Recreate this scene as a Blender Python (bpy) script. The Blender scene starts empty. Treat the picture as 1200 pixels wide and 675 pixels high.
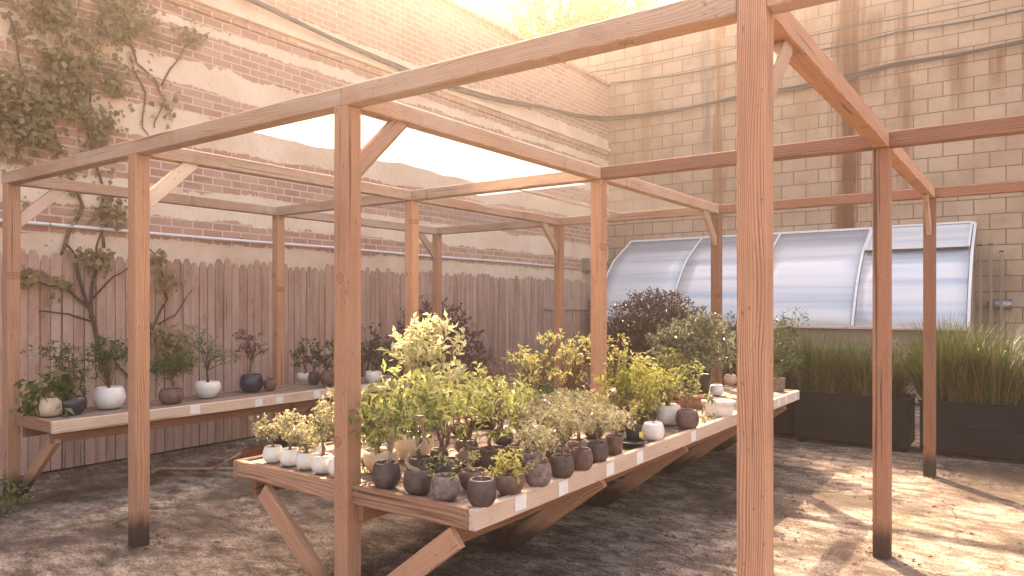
import bpy, math, random
from mathutils import Vector, Matrix, noise
sc = bpy.context.scene
COL = sc.collection
R = random.Random(7)
PI = math.pi

# ------------------------------------------------------------------ camera, light, exposure
YAW = math.radians(35.4)
FPX = 855.0                       # focal length in pixels of the 1200 px wide photograph
CAMH = 1.5
cd = bpy.data.cameras.new("camera"); cam = bpy.data.objects.new("camera", cd); COL.objects.link(cam)
cam.location = (0, 0, CAMH); cam.rotation_euler = (math.radians(90), 0, YAW)
cd.sensor_width = 36; cd.lens = 36 * FPX / 1200; cd.shift_y = 19.5 / 1200
cd.clip_start = 0.05; cd.clip_end = 400
sc.camera = cam

SUN_EL = math.radians(44)
SUN_AZ = Vector((-0.66, 0.75)).normalized()      # horizontal direction towards the sun
w = bpy.data.worlds.new("World"); sc.world = w; w.use_nodes = True
nt = w.node_tree; bg = nt.nodes["Background"]
sky = nt.nodes.new("ShaderNodeTexSky"); sky.sky_type = 'NISHITA'; sky.sun_disc = False
sky.sun_elevation = SUN_EL; sky.sun_rotation = math.atan2(SUN_AZ.x, SUN_AZ.y)
sky.air_density = 1.0; sky.dust_density = 4.0; sky.ozone_density = 0.6
tint = nt.nodes.new("ShaderNodeMix"); tint.data_type = 'RGBA'; tint.blend_type = 'MULTIPLY'
tint.inputs[0].default_value = 1.0; tint.inputs[7].default_value = (1.0, 0.83, 0.70, 1)   # warm overcast tone of the open sky
nt.links.new(sky.outputs[0], tint.inputs[6]); nt.links.new(tint.outputs[2], bg.inputs[0]); bg.inputs[1].default_value = 0.15
sl = bpy.data.lights.new("sun", 'SUN'); so = bpy.data.objects.new("sun", sl); COL.objects.link(so)
sl.energy = 3.7; sl.angle = math.radians(0.5); sl.color = (1.0, 0.77, 0.52)
sdir = Vector((SUN_AZ.x * math.cos(SUN_EL), SUN_AZ.y * math.cos(SUN_EL), math.sin(SUN_EL)))
so.rotation_euler = sdir.to_track_quat('Z', 'Y').to_euler(); so.location = sdir * 30
sc.view_settings.view_transform = 'Standard'; sc.view_settings.look = 'None'
sc.view_settings.exposure = 2.6; sc.view_settings.gamma = 1.0
sc.render.engine = 'CYCLES'
sc.cycles.use_denoising = True
sc.cycles.max_bounces = 8; sc.cycles.diffuse_bounces = 4; sc.cycles.transparent_max_bounces = 8
sc.cycles.volume_bounces = 1
HAZE = 0.0092

# ------------------------------------------------------------------ photo geometry -> metres
SY, CY = math.sin(YAW), math.cos(YAW)
def ray(px):
    r = (px - 600) / FPX
    return CY * r - SY, SY * r + CY           # X and Y per metre of depth
def at(px, py, h):
    z = (CAMH - h) * FPX / (py - 357.0)
    a, b = ray(px)
    return Vector((a * z, b * z, h)), z
def at_z(px, py, z):
    a, b = ray(px)
    return Vector((a * z, b * z, CAMH + (357.0 - py) * z / FPX))
def on_x(px, py, X):
    return at_z(px, py, X / ray(px)[0])
def on_y(px, py, Y):
    return at_z(px, py, Y / ray(px)[1])
RIGHT = Vector((CY, SY, 0)); FWD = Vector((-SY, CY, 0)); UP = Vector((0, 0, 1))

# ------------------------------------------------------------------ object helpers
def link(o, parent=None):
    COL.objects.link(o)
    if parent is not None: o.parent = parent
    return o
def tag(o, label=None, cat=None, group=None, kind=None):
    if label: o["label"] = label
    if cat: o["category"] = cat
    if group: o["group"] = group
    if kind: o["kind"] = kind
    return o
def thing(name, label, cat, loc=(0, 0, 0), group=None):
    o = bpy.data.objects.new(name, None); o.empty_display_size = 0.1
    COL.objects.link(o); o.location = loc
    return tag(o, label, cat, group)

class MB:
    """collects geometry; every vertex has a 'gc' material coordinate"""
    def __init__(self): self.v = []; self.f = []; self.g = []; self.smooth = []
    def add(self, vs, fs, gs=None, smooth=False):
        n = len(self.v)
        self.v += [tuple(p) for p in vs]
        self.g += [tuple(p) for p in (gs if gs is not None else vs)]
        for f in fs:
            self.f.append([i + n for i in f]); self.smooth.append(smooth)
    def box(self, c, s, M=None, b=0.004, off=None, along=0):
        """chamfered box, centre c, size s, rotation M; gc.x runs along the axis `along`"""
        c = Vector(c); h = [x / 2 for x in s]; b = min(b, *(x * 0.45 for x in h))
        if off is None: off = Vector((R.uniform(0, 90), R.uniform(0, 90), R.uniform(0, 90)))
        vs = []; idx = {}; gs = []
        o3 = [along] + [k for k in range(3) if k != along]
        for sx in (-1, 1):
            for sy in (-1, 1):
                for sz in (-1, 1):
                    for a in range(3):
                        p = [sx * h[0], sy * h[1], sz * h[2]]
                        for k in range(3):
                            if k != a: p[k] -= math.copysign(b, p[k])
                        idx[(sx, sy, sz, a)] = len(vs)
                        gs.append((p[o3[0]] + off[0], p[o3[1]] + off[1], p[o3[2]] + off[2]))
                        q = Vector(p)
                        if M is not None: q = M @ q
                        vs.append(q + c)
        fs = []
        def key(d, a): return idx[(d[0], d[1], d[2], a)]
        def face(l, nrm):
            p = [vs[i] for i in l]
            n = Vector((0, 0, 0))
            for i in range(len(p)):
                n += p[i].cross(p[(i + 1) % len(p)])
            n = (p[1] - p[0]).cross(p[2] - p[0]) if len(l) == 3 else (p[2] - p[0]).cross(p[3] - p[1])
            if M is not None: nrm = M @ nrm
            fs.append(l if n.dot(nrm) > 0 else l[::-1])
        for a in range(3):
            b1, b2 = [k for k in range(3) if k != a]
            for s_ in (-1, 1):
                l = []
                for (u, v) in ((-1, -1), (1, -1), (1, 1), (-1, 1)):
                    d = [0, 0, 0]; d[a] = s_; d[b1] = u; d[b2] = v; l.append(key(d, a))
                nr = Vector((0, 0, 0)); nr[a] = s_; face(l, nr)
        for cax in range(3):
            a, b1 = [k for k in range(3) if k != cax]
            for sa in (-1, 1):
                for sb in (-1, 1):
                    d = [0, 0, 0]; d[a] = sa; d[b1] = sb
                    d1 = d[:]; d1[cax] = -1; d2 = d[:]; d2[cax] = 1
                    nr = Vector((0, 0, 0)); nr[a] = sa; nr[b1] = sb
                    face([key(d1, a), key(d1, b1), key(d2, b1), key(d2, a)], nr)
        for sx in (-1, 1):
            for sy in (-1, 1):
                for sz in (-1, 1):
                    face([key((sx, sy, sz), 0), key((sx, sy, sz), 1), key((sx, sy, sz), 2)], Vector((sx, sy, sz)))
        self.add(vs, fs, gs)
        return self
    def beam(self, p0, p1, w, h, b=0.004, up=UP):
        """timber from p0 to p1, w wide sideways, h deep"""
        p0 = Vector(p0); p1 = Vector(p1); d = (p1 - p0); L = d.length; d.normalize()
        if abs(d.dot(up)) > 0.98: up = Vector((0, 1, 0))
        s = up.cross(d).normalized(); u = d.cross(s)
        M = Matrix((d, s, u)).transposed()
        return self.box((p0 + p1) / 2, (L, w, h), M, b)
    def tube(self, pts, rad, n=7, cap=True, off=0.0):
        pts = [Vector(p) for p in pts]
        if not hasattr(rad, '__len__'): rad = [rad] * len(pts)
        vs = []; gs = []; L = 0.0; s = None
        for i, p in enumerate(pts):
            d = (pts[min(i + 1, len(pts) - 1)] - pts[max(i - 1, 0)])
            d = d.normalized() if d.length > 1e-9 else UP
            if s is None:
                ref = Vector((1, 0, 0)) if abs(d.x) < 0.8 else Vector((0, 1, 0))
                s = d.cross(ref).normalized()
            else:
                s = (s - d * s.dot(d)).normalized()
            t = d.cross(s)
            if i: L += (p - pts[i - 1]).length
            for k in range(n):
                a = 2 * PI * k / n
                q = (s * math.cos(a) + t * math.sin(a)) * rad[i]
                vs.append(p + q); gs.append((L + off, q.x + off, q.y + off))
        fs = []
        for i in range(len(pts) - 1):
            for k in range(n):
                fs.append([i * n + k, i * n + (k + 1) % n, (i + 1) * n + (k + 1) % n, (i + 1) * n + k])
        if cap:
            fs.append(list(range(n))[::-1]); fs.append([(len(pts) - 1) * n + k for k in range(n)])
        self.add(vs, fs, gs, True)
        return self
    def lathe(self, prof, c=(0, 0, 0), n=24, sx=1.0, sy=1.0, rot=0.0, sup=None, wob=0.0):
        """profile [(r, z)...] turned about z; sup = superellipse exponent for rectangular trays"""
        c = Vector(c); vs = []; gs = []; off = Vector((R.uniform(0, 50), R.uniform(0, 50), R.uniform(0, 50)))
        ph = R.uniform(0, 6)
        for (r, z) in prof:
            for k in range(n):
                a = 2 * PI * k / n
                ca, sa = math.cos(a), math.sin(a)
                if sup:
                    q = (abs(ca) ** sup + abs(sa) ** sup) ** (-1 / sup)
                    ca *= q; sa *= q
                rr = r * (1 + wob * math.sin(2 * a + ph) + 0.6 * wob * math.sin(3 * a + 2 * ph))
                x, y = rr * ca * sx, rr * sa * sy
                x, y = x * math.cos(rot) - y * math.sin(rot), x * math.sin(rot) + y * math.cos(rot)
                vs.append(c + Vector((x, y, z))); gs.append((x + off.x, y + off.y, z + off.z))
        fs = []
        m = len(prof)
        for i in range(m - 1):
            for k in range(n):
                fs.append([i * n + k, i * n + (k + 1) % n, (i + 1) * n + (k + 1) % n, (i + 1) * n + k])
        fs.append(list(range(n))[::-1]); fs.append([(m - 1) * n + k for k in range(n)])
        self.add(vs, fs, gs, True)
        return self
    def leaf(self, p, d, nrm, L, W, fold=0.25, curl=0.0):
        """one folded leaf: base p, direction d, upper side nrm"""
        d = d.normalized(); s = nrm.cross(d)
        if s.length < 1e-4: s = d.orthogonal()
        s.normalize(); u = d.cross(s)
        m = p + d * (L * 0.5) + u * (curl * L * 0.3)
        tip = p + d * L - u * (curl * L)
        a = m + s * (W / 2) + u * (W * fold); b = m - s * (W / 2) + u * (W * fold)
        n = len(self.v)
        self.v += [tuple(p), tuple(a), tuple(tip), tuple(b)]
        self.g += [(0, 0, 0), (0.5, 1, 0), (1, 0, 0), (0.5, 1, 0)]
        self.f += [[n, n + 2, n + 1], [n, n + 3, n + 2]]; self.smooth += [False, False]
    def blade(self, p, d, L, W, bend, segs=4):
        d = d.normalized(); s = d.cross(UP)
        if s.length < 1e-3: s = Vector((1, 0, 0))
        s.normalize()
        vs = []; q = Vector(p); dd = d.copy(); gs = []
        hz = Vector((d.x, d.y, 0)); hz = hz.normalized() if hz.length > 1e-3 else Vector((1, 0, 0))
        for i in range(segs + 1):
            t = i / segs; ww = W * (1 - t) ** 0.7 * 0.5 + 0.0004
            vs += [q + s * ww, q - s * ww]; gs += [(t, 1, 0), (t, 0, 0)]
            dd = (dd + (hz * 0.6 - UP * 0.5) * bend * (0.3 + t) / segs * 2).normalized()
            q = q + dd * (L / segs)
        fs = [[2 * i, 2 * i + 1, 2 * i + 3, 2 * i + 2] for i in range(segs)]
        self.add(vs, fs, gs, True)
    def build(self, name, mat, parent=None):
        me = bpy.data.meshes.new(name); me.from_pydata(self.v, [], self.f)
        if isinstance(mat, (list, tuple)):
            for m in mat: me.materials.append(m)
        else: me.materials.append(mat)
        at_ = me.attributes.new("gc", 'FLOAT_VECTOR', 'POINT')
        at_.data.foreach_set("vector", [c for p in self.g for c in p])
        me.polygons.foreach_set("use_smooth", self.smooth)
        me.update()
        o = bpy.data.objects.new(name, me)
        q = parent
        while q is not None:
            me.transform(Matrix.Translation(-q.location)); q = q.parent
        return link(o, parent)

# ------------------------------------------------------------------ materials
class NT:
    def __init__(self, name):
        self.m = bpy.data.materials.new(name); self.m.use_nodes = True
        self.t = self.m.node_tree; self.b = self.t.nodes["Principled BSDF"]; self.out = self.t.nodes["Material Output"]
    def n(self, typ, **kw):
        x = self.t.nodes.new(typ)
        for k, v in kw.items():
            if k.startswith("i_"):
                k2 = k[2:]; x.inputs[int(k2) if k2.isdigit() else k2.replace("_", " ")].default_value = v
            else: setattr(x, k, v)
        return x
    def l(self, a, b): self.t.links.new(a, b)
    def gc(self): return self.n("ShaderNodeAttribute", attribute_name="gc").outputs["Vector"]
    def pos(self): return self.n("ShaderNodeNewGeometry").outputs["Position"]
    def map(self, vec, scale=(1, 1, 1), loc=(0, 0, 0), rot=(0, 0, 0)):
        x = self.n("ShaderNodeMapping"); x.inputs["Scale"].default_value = scale
        x.inputs["Location"].default_value = loc; x.inputs["Rotation"].default_value = rot
        self.l(vec, x.inputs["Vector"]); return x.outputs[0]
    def noise(self, vec, scale, detail=4, rough=0.55, dist=0.0):
        x = self.n("ShaderNodeTexNoise"); x.inputs["Scale"].default_value = scale
        x.inputs["Detail"].default_value = detail; x.inputs["Roughness"].default_value = rough
        x.inputs["Distortion"].default_value = dist
        self.l(vec, x.inputs["Vector"]); return x.outputs["Fac"]
    def ramp(self, fac, stops):
        x = self.n("ShaderNodeValToRGB"); cr = x.color_ramp
        while len(cr.elements) < len(stops): cr.elements.new(0.5)
        for e, (p, c) in zip(cr.elements, stops):
            e.position = p
            e.color = (c, c, c, 1) if not hasattr(c, '__len__') else (*c[:3], 1)
        self.l(fac, x.inputs[0]); return x.outputs["Color"]
    def math(self, op, a, b=None, c=None, clamp=False):
        x = self.n("ShaderNodeMath", operation=op, use_clamp=clamp)
        for i, q in enumerate((a, b, c)):
            if q is None: continue
            if isinstance(q, (int, float)): x.inputs[i].default_value = q
            else: self.l(q, x.inputs[i])
        return x.outputs[0]
    def mix(self, fac, a, b, blend='MIX'):
        x = self.n("ShaderNodeMix", data_type='RGBA', blend_type=blend)
        for sock, q in ((x.inputs[0], fac), (x.inputs[6], a), (x.inputs[7], b)):
            if isinstance(q, (int, float)): sock.default_value = q
            elif isinstance(q, tuple): sock.default_value = (*q[:3], 1)
            else: self.l(q, sock)
        return x.outputs[2]
    def bump(self, h, strength=0.3, dist=0.01, nrm=None):
        x = self.n("ShaderNodeBump"); x.inputs["Strength"].default_value = strength; x.inputs["Distance"].default_value = dist
        self.l(h, x.inputs["Height"])
        if nrm is not None: self.l(nrm, x.inputs["Normal"])
        return x.outputs[0]
    def col(self, c):
        if isinstance(c, tuple): self.b.inputs["Base Color"].default_value = (*c[:3], 1)
        else: self.l(c, self.b.inputs["Base Color"])
        return self
    def rough(self, r):
        if isinstance(r, (int, float)): self.b.inputs["Roughness"].default_value = r
        else: self.l(r, self.b.inputs["Roughness"])
        return self
    def sep(self, v):
        x = self.n("ShaderNodeSeparateXYZ"); self.l(v, x.inputs[0]); return x.outputs
    def comb(self, x, y, z):
        c = self.n("ShaderNodeCombineXYZ")
        for i, q in enumerate((x, y, z)):
            if isinstance(q, (int, float)): c.inputs[i].default_value = q
            else: self.l(q, c.inputs[i])
        return c.outputs[0]

def wood(name, light, dark, mid=None, knot=0.7, grain=1.0, grey=None, damp=0.0, rough=0.72, bump=0.35):
    t = NT(name); g = t.gc()
    mid = mid or tuple((a + b) / 2 for a, b in zip(light, dark))
    warp = t.noise(t.map(g, (0.9, 5, 5)), 1.0, 2, 0.5)
    sx, sy, sz = t.sep(g)
    # growth rings: bands across the board, bent by slow noise
    d = t.math('ADD', t.math('MULTIPLY', sy, 0.8), t.math('MULTIPLY', sz, 0.6))
    kn = t.n("ShaderNodeTexVoronoi", voronoi_dimensions='2D'); kn.inputs["Scale"].default_value = 1.0
    t.l(t.map(g, (6.5, 7.5, 7.5)), kn.inputs["Vector"])
    kd = kn.outputs["Distance"]
    sel = t.n("ShaderNodeSeparateColor"); t.l(kn.outputs["Color"], sel.inputs[0])
    isk = t.math('GREATER_THAN', sel.outputs[0], 1.0 - 0.15 * knot)
    pull = t.math('MULTIPLY', t.math('MULTIPLY', t.math('SUBTRACT', 0.5, kd, clamp=True), isk), 0.09)
    ringc = t.math('ADD', t.math('ADD', d, t.math('MULTIPLY', warp, 0.085)), pull)
    ring = t.math('SINE', t.math('MULTIPLY', ringc, 980.0 * grain))
    ring = t.math('MULTIPLY_ADD', ring, 0.5, 0.5)
    fib = t.noise(t.map(g, (2.2, 120, 120)), 1.0, 3, 0.6)
    fac = t.math('MULTIPLY_ADD', fib, 0.62, t.math('MULTIPLY', ring, 0.38))
    c = t.ramp(fac, [(0.22, dark), (0.5, mid), (0.78, light)])
    big = t.noise(t.map(g, (0.8, 3, 3)), 1.0, 3)
    c = t.mix(t.ramp(big, [(0.35, 0.0), (0.75, 0.45)]), c, tuple(x * 0.68 for x in mid))
    kw = t.math('ADD', kd, t.math('MULTIPLY', t.math('SUBTRACT', fib, 0.5), 0.07))
    c = t.mix(t.math('MULTIPLY', isk, t.ramp(kw, [(0.10, 0.85), (0.17, 0.0)])), c, (mid[0] * 0.85, mid[1] * 0.62, mid[2] * 0.5))
    c = t.mix(t.math('MULTIPLY', isk, t.ramp(kw, [(0.115, 0.0), (0.15, 0.85), (0.19, 0.0)])), c, tuple(x * 0.45 for x in dark))
    c = t.mix(t.math('MULTIPLY', isk, t.ramp(kw, [(0.015, 0.8), (0.04, 0.0)])), c, tuple(x * 0.4 for x in dark))
    pc = t.noise(t.map(g, (0.045, 0.09, 0.07)), 1.0, 1, 0.3)
    c = t.mix(t.ramp(pc, [(0.36, 0.4), (0.5, 0.0)]), c, tuple(x * 0.62 for x in mid))
    c = t.mix(t.ramp(pc, [(0.52, 0.0), (0.68, 0.5)]), c, tuple(min(0.8, x * 1.12) for x in light))
    if grey:
        gn = t.noise(t.map(g, (1.2, 9, 9)), 1.0, 4)
        c = t.mix(t.ramp(gn, [(0.38, 0.0), (0.66, 0.85)]), c, grey)
    ck = t.noise(t.map(g, (0.9, 55, 55)), 1.0, 2, 0.4)
    c = t.mix(t.math('MULTIPLY', t.ramp(ck, [(0.655, 0.0), (0.69, 0.75)]), t.ramp(big, [(0.42, 0.0), (0.55, 1.0)])), c, tuple(x * 0.35 for x in dark))
    st_ = t.noise(t.map(g, (3.0, 5, 5)), 1.0, 5, 0.65)
    c = t.mix(t.ramp(st_, [(0.52, 0.0), (0.72, 0.5)]), c, tuple(x * 0.55 for x in mid))
    # nicks and dirt specks
    sp = t.noise(t.map(g, (26, 60, 60)), 1.0, 2)
    c = t.mix(t.ramp(sp, [(0.66, 0.0), (0.74, 0.55)]), c, tuple(x * 0.45 for x in dark))
    if damp:
        pz = t.sep(t.pos())[2]
        edge = t.math('ADD', pz, t.math('MULTIPLY', t.noise(t.map(g, (1.5, 22, 22)), 1.0, 3), 0.16))
        c = t.mix(t.ramp(edge, [(0.10, 0.93), (damp, 0.85), (damp + 0.11, 0.0)]), c, (0.02, 0.014, 0.013))
    t.col(c).rough(rough); t.b.inputs["Specular IOR Level"].default_value = 0.3
    t.l(t.bump(fac, bump, 0.004), t.b.inputs["Normal"])
    return t.m

M = {}
M['cedar'] = wood("cedar timber", (0.66, 0.395, 0.255), (0.24, 0.10, 0.055), (0.535, 0.285, 0.17), damp=0.20)
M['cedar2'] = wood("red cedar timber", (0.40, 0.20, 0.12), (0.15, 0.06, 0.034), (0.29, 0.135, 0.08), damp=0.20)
M['beamwood'] = wood("weathered pine beam", (0.60, 0.40, 0.28), (0.26, 0.13, 0.08), (0.46, 0.28, 0.18), grey=(0.46, 0.36, 0.29), knot=1.0)
M['palewood'] = wood("pale pine board", (0.84, 0.67, 0.53), (0.48, 0.31, 0.22), (0.72, 0.54, 0.41), knot=0.6, bump=0.2)
M['rimwood'] = wood("rough bench rim timber", (0.50, 0.30, 0.20), (0.20, 0.09, 0.055), (0.39, 0.21, 0.135), knot=1.0, grain=0.5)
M['deck'] = wood("weathered bench slats", (0.30, 0.215, 0.17), (0.10, 0.065, 0.05), (0.21, 0.145, 0.115), grey=(0.25, 0.20, 0.175), knot=0.5)
M['fence'] = wood("weathered fence wood", (0.60, 0.38, 0.29), (0.22, 0.115, 0.085), (0.44, 0.26, 0.195), grey=(0.52, 0.38, 0.32), knot=0.8)
M['newwood'] = wood("fresh framing timber", (0.46, 0.35, 0.26), (0.24, 0.16, 0.11), (0.37, 0.27, 0.195), knot=0.3)

def plain(name, c, rough=0.6, metallic=0.0, var=0.15, scale=30.0, bump=0.0, spec=0.5, speck=None):
    t = NT(name); g = t.gc()
    n = t.noise(g, scale, 5, 0.6)
    dark = tuple(x * (1 - 2.2 * var) for x in c); lite = tuple(min(1, x * (1 + var)) for x in c)
    cc = t.ramp(n, [(0.32, dark), (0.62, c), (0.8, lite)])
    if speck:
        n2 = t.noise(g, scale * 6, 2); cc = t.mix(t.ramp(n2, [(0.60, 0.0), (0.72, 0.6)]), cc, speck)
    t.col(cc).rough(rough); t.b.inputs["Metallic"].default_value = metallic
    t.b.inputs["Specular IOR Level"].default_value = spec
    if bump: t.l(t.bump(n, bump, 0.003), t.b.inputs["Normal"])
    return t.m
M['white_pot'] = plain("white glazed pot", (0.80, 0.76, 0.70), 0.38, var=0.06, scale=14, bump=0.15, speck=(0.55, 0.47, 0.40))
M['cream_pot'] = plain("cream glazed pot", (0.68, 0.53, 0.38), 0.42, var=0.10, scale=14, bump=0.15)
M['char_pot'] = plain("charcoal clay pot", (0.098, 0.064, 0.057), 0.55, var=0.25, scale=26, bump=0.5, speck=(0.16, 0.12, 0.11))
M['brown_pot'] = plain("brown clay pot", (0.17, 0.095, 0.075), 0.6, var=0.25, scale=26, bump=0.5, speck=(0.25, 0.16, 0.13))
M['ash_pot'] = plain("ashy pinkish clay pot", (0.25, 0.18, 0.165), 0.75, var=0.28, scale=34, bump=0.8, speck=(0.42, 0.34, 0.31))
M['navy_pot'] = plain("dark blue glazed pot", (0.035, 0.036, 0.055), 0.22, var=0.2, scale=14)
M['terra_pot'] = plain("terracotta", (0.42, 0.19, 0.11), 0.75, var=0.2, scale=26, bump=0.4)
M['black_pot'] = plain("black plastic", (0.022, 0.021, 0.023), 0.4, var=0.2)
M['soil'] = plain("potting soil", (0.07, 0.045, 0.032), 0.95, var=0.3, scale=160, bump=1.0, speck=(0.30, 0.22, 0.17))
M['moss'] = plain("moss", (0.10, 0.11, 0.035), 0.95, var=0.3, scale=120, bump=1.0)
M['gravel_top'] = plain("pale gravel dressing", (0.58, 0.53, 0.48), 0.9, var=0.25, scale=150, bump=1.0)
M['bark'] = plain("bonsai bark", (0.23, 0.135, 0.09), 0.85, var=0.3, scale=60, bump=0.8)
M['palebark'] = plain("pale bark", (0.42, 0.30, 0.22), 0.85, var=0.25, scale=60, bump=0.8)
M['darkbark'] = plain("dark bark", (0.11, 0.075, 0.055), 0.9, var=0.3, scale=40, bump=0.8)
M['whitemetal'] = plain("white coated metal", (0.80, 0.80, 0.80), 0.35, var=0.04)
M['cable'] = plain("black cable sheath", (0.018, 0.018, 0.022), 0.45, var=0.2)
M['greymetal'] = plain("dull galvanised metal", (0.32, 0.32, 0.32), 0.38, 0.8, var=0.15)
M['paper'] = plain("white price card", (0.80, 0.78, 0.74), 0.7, var=0.03)
M['yellowtag'] = plain("yellow plastic tag", (0.75, 0.62, 0.12), 0.5, var=0.05)
M['planter'] = plain("blackened planter boards", (0.013, 0.015, 0.023), 0.6, var=0.3, scale=4, bump=0.1, spec=0.15, speck=(0.022, 0.022, 0.028))
M['twig'] = plain("dry bamboo", (0.48, 0.30, 0.22), 0.6, var=0.2)
M['redbrick'] = plain("loose red brick", (0.30, 0.10, 0.06), 0.9, var=0.25, scale=40, bump=0.5)
M['stone'] = plain("loose stone chips", (0.24, 0.19, 0.155), 0.95, var=0.35, scale=20)
M['litter'] = plain("dry leaf litter", (0.20, 0.12, 0.065), 0.95, var=0.4, scale=20)
M['steel_dark'] = plain("black hinge steel", (0.03, 0.03, 0.03), 0.4, 0.5)
M['boxmetal'] = plain("painted utility box", (0.30, 0.22, 0.19), 0.5, var=0.15)

def leafmat(name, a, b, c, trans=0.35, rough=0.42, edge=None):
    """three leaf colours mixed leaf by leaf"""
    t = NT(name)
    rnd = t.n("ShaderNodeNewGeometry").outputs["Random Per Island"]
    col = t.ramp(rnd, [(0.0, a), (0.5, b), (1.0, c)])
    g = t.gc(); sx, sy, sz = t.sep(g)
    if edge: col = t.mix(t.ramp(sy, [(0.45, 0.0), (0.75, 1.0)]), col, edge)
    else: col = t.mix(t.ramp(sy, [(0.0, 0.35), (0.18, 0.0)]), col, tuple(min(1, x * 1.7) for x in b))
    t.col(col).rough(rough); t.b.inputs["Specular IOR Level"].default_value = 0.45
    tr = t.n("ShaderNodeBsdfTranslucent")
    t.l(t.mix(0.6, col, tuple(min(1, x * 1.5) for x in c)), tr.inputs["Color"])
    mx = t.n("ShaderNodeMixShader"); mx.inputs[0].default_value = trans
    t.l(t.b.outputs[0], mx.inputs[1]); t.l(tr.outputs[0], mx.inputs[2]); t.l(mx.outputs[0], t.out.inputs["Surface"])
    return t.m
L = {}
L['green'] = leafmat("mid green leaf", (0.038, 0.052, 0.016), (0.12, 0.145, 0.035), (0.36, 0.37, 0.15), 0.38, 0.24)
L['strap'] = leafmat("strappy leaf", (0.04, 0.06, 0.018), (0.10, 0.13, 0.035), (0.22, 0.24, 0.08), 0.3, 0.3)
L['bright'] = leafmat("bright young leaf", (0.06, 0.072, 0.02), (0.20, 0.225, 0.05), (0.53, 0.53, 0.22), 0.45, 0.24)
L['jade'] = leafmat("small pale edged leaf", (0.12, 0.115, 0.05), (0.30, 0.27, 0.14), (0.60, 0.54, 0.34), 0.28, 0.26)
L['dark'] = leafmat("dark leaf", (0.022, 0.035, 0.014), (0.045, 0.06, 0.025), (0.085, 0.10, 0.045), 0.2)
L['red'] = leafmat("purplish red leaf", (0.055, 0.022, 0.024), (0.10, 0.045, 0.042), (0.17, 0.09, 0.075), 0.25)
L['dome'] = leafmat("dense dark purple leaf", (0.035, 0.016, 0.018), (0.065, 0.032, 0.032), (0.13, 0.075, 0.065), 0.06, 0.4)
L['yellow'] = leafmat("yellow green leaf", (0.17, 0.17, 0.04), (0.34, 0.32, 0.09), (0.52, 0.48, 0.20), 0.38)
L['varie'] = leafmat("cream variegated leaf", (0.25, 0.25, 0.10), (0.52, 0.48, 0.25), (0.70, 0.66, 0.42), 0.35, 0.35)
L['silver'] = leafmat("grey green shiny leaf", (0.06, 0.07, 0.035), (0.14, 0.15, 0.08), (0.32, 0.33, 0.22), 0.2, 0.28)
L['feather'] = leafmat("feathery maple leaf", (0.14, 0.13, 0.035), (0.24, 0.23, 0.06), (0.36, 0.36, 0.10), 0.45)
L['needle'] = leafmat("juniper needles", (0.03, 0.055, 0.022), (0.06, 0.09, 0.03), (0.10, 0.14, 0.05), 0.2)
L['ivy'] = leafmat("ivy leaf", (0.12, 0.10, 0.045), (0.24, 0.185, 0.085), (0.42, 0.32, 0.17), 0.4, 0.35)
L['grass'] = leafmat("green grass blade", (0.026, 0.048, 0.012), (0.055, 0.085, 0.02), (0.12, 0.14, 0.04), 0.12)
L['straw'] = leafmat("dry grass blade", (0.09, 0.05, 0.027), (0.17, 0.095, 0.05), (0.27, 0.17, 0.09), 0.1)
L['reed'] = leafmat("tall tan reed", (0.12, 0.10, 0.05), (0.22, 0.16, 0.09), (0.34, 0.25, 0.15), 0.3)
L['treeleaf'] = leafmat("street tree leaf", (0.14, 0.12, 0.025), (0.30, 0.25, 0.06), (0.50, 0.40, 0.12), 0.5)

# concrete yard
t = NT("stained concrete"); p = t.pos()
n1 = t.noise(p, 0.75, 6, 0.62, 0.4); n2 = t.noise(t.map(p, (1.0, 1.7, 1.0), rot=(0, 0, 0.6)), 4.2, 9, 0.74); n3 = t.noise(p, 55, 4, 0.7); n4 = t.noise(p, 1.7, 5, 0.65, 1.2)
n5 = t.noise(t.map(p, (1.0, 2.6, 1), rot=(0, 0, 0.5)), 2.6, 6, 0.72, 0.6)
c = t.ramp(n2, [(0.35, (0.085, 0.060, 0.045)), (0.47, (0.34, 0.265, 0.205)), (0.60, (0.68, 0.57, 0.46))])
c = t.mix(t.ramp(n1, [(0.40, 0.85), (0.55, 0.0)]), c, (0.085, 0.058, 0.045))
c = t.mix(t.ramp(n5, [(0.50, 0.0), (0.66, 0.80)]), c, (0.075, 0.055, 0.047))
c = t.mix(t.ramp(n4, [(0.57, 0.0), (0.70, 0.72)]), c, (0.13, 0.115, 0.035))
n6 = t.noise(p, 140, 3, 0.7)
c = t.mix(t.ramp(n3, [(0.36, 0.95), (0.48, 0.0)]), c, (0.06, 0.044, 0.034))
c = t.mix(t.ramp(n6, [(0.36, 0.75), (0.5, 0.0)]), c, (0.09, 0.065, 0.05))
c = t.mix(t.ramp(n3, [(0.60, 0.0), (0.72, 0.6)]), c, (0.62, 0.54, 0.46))
vo = t.n("ShaderNodeTexVoronoi", feature='DISTANCE_TO_EDGE'); vo.inputs["Scale"].default_value = 0.42
wrp = t.n("ShaderNodeTexNoise"); wrp.inputs["Scale"].default_value = 3.0; wrp.inputs["Detail"].default_value = 6; t.l(p, wrp.inputs["Vector"])
va = t.n("ShaderNodeVectorMath", operation='MULTIPLY_ADD'); t.l(wrp.outputs["Color"], va.inputs[0]); va.inputs[1].default_value = (0.5, 0.5, 0); t.l(p, va.inputs[2])
t.l(va.outputs[0], vo.inputs["Vector"])
crack = t.ramp(vo.outputs["Distance"], [(0.0015, 1.0), (0.006, 0.0)])
crackm = t.math('MULTIPLY', crack, t.ramp(n4, [(0.50, 0.0), (0.60, 0.85)]))
c = t.mix(crackm, c, (0.03, 0.022, 0.02))
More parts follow.
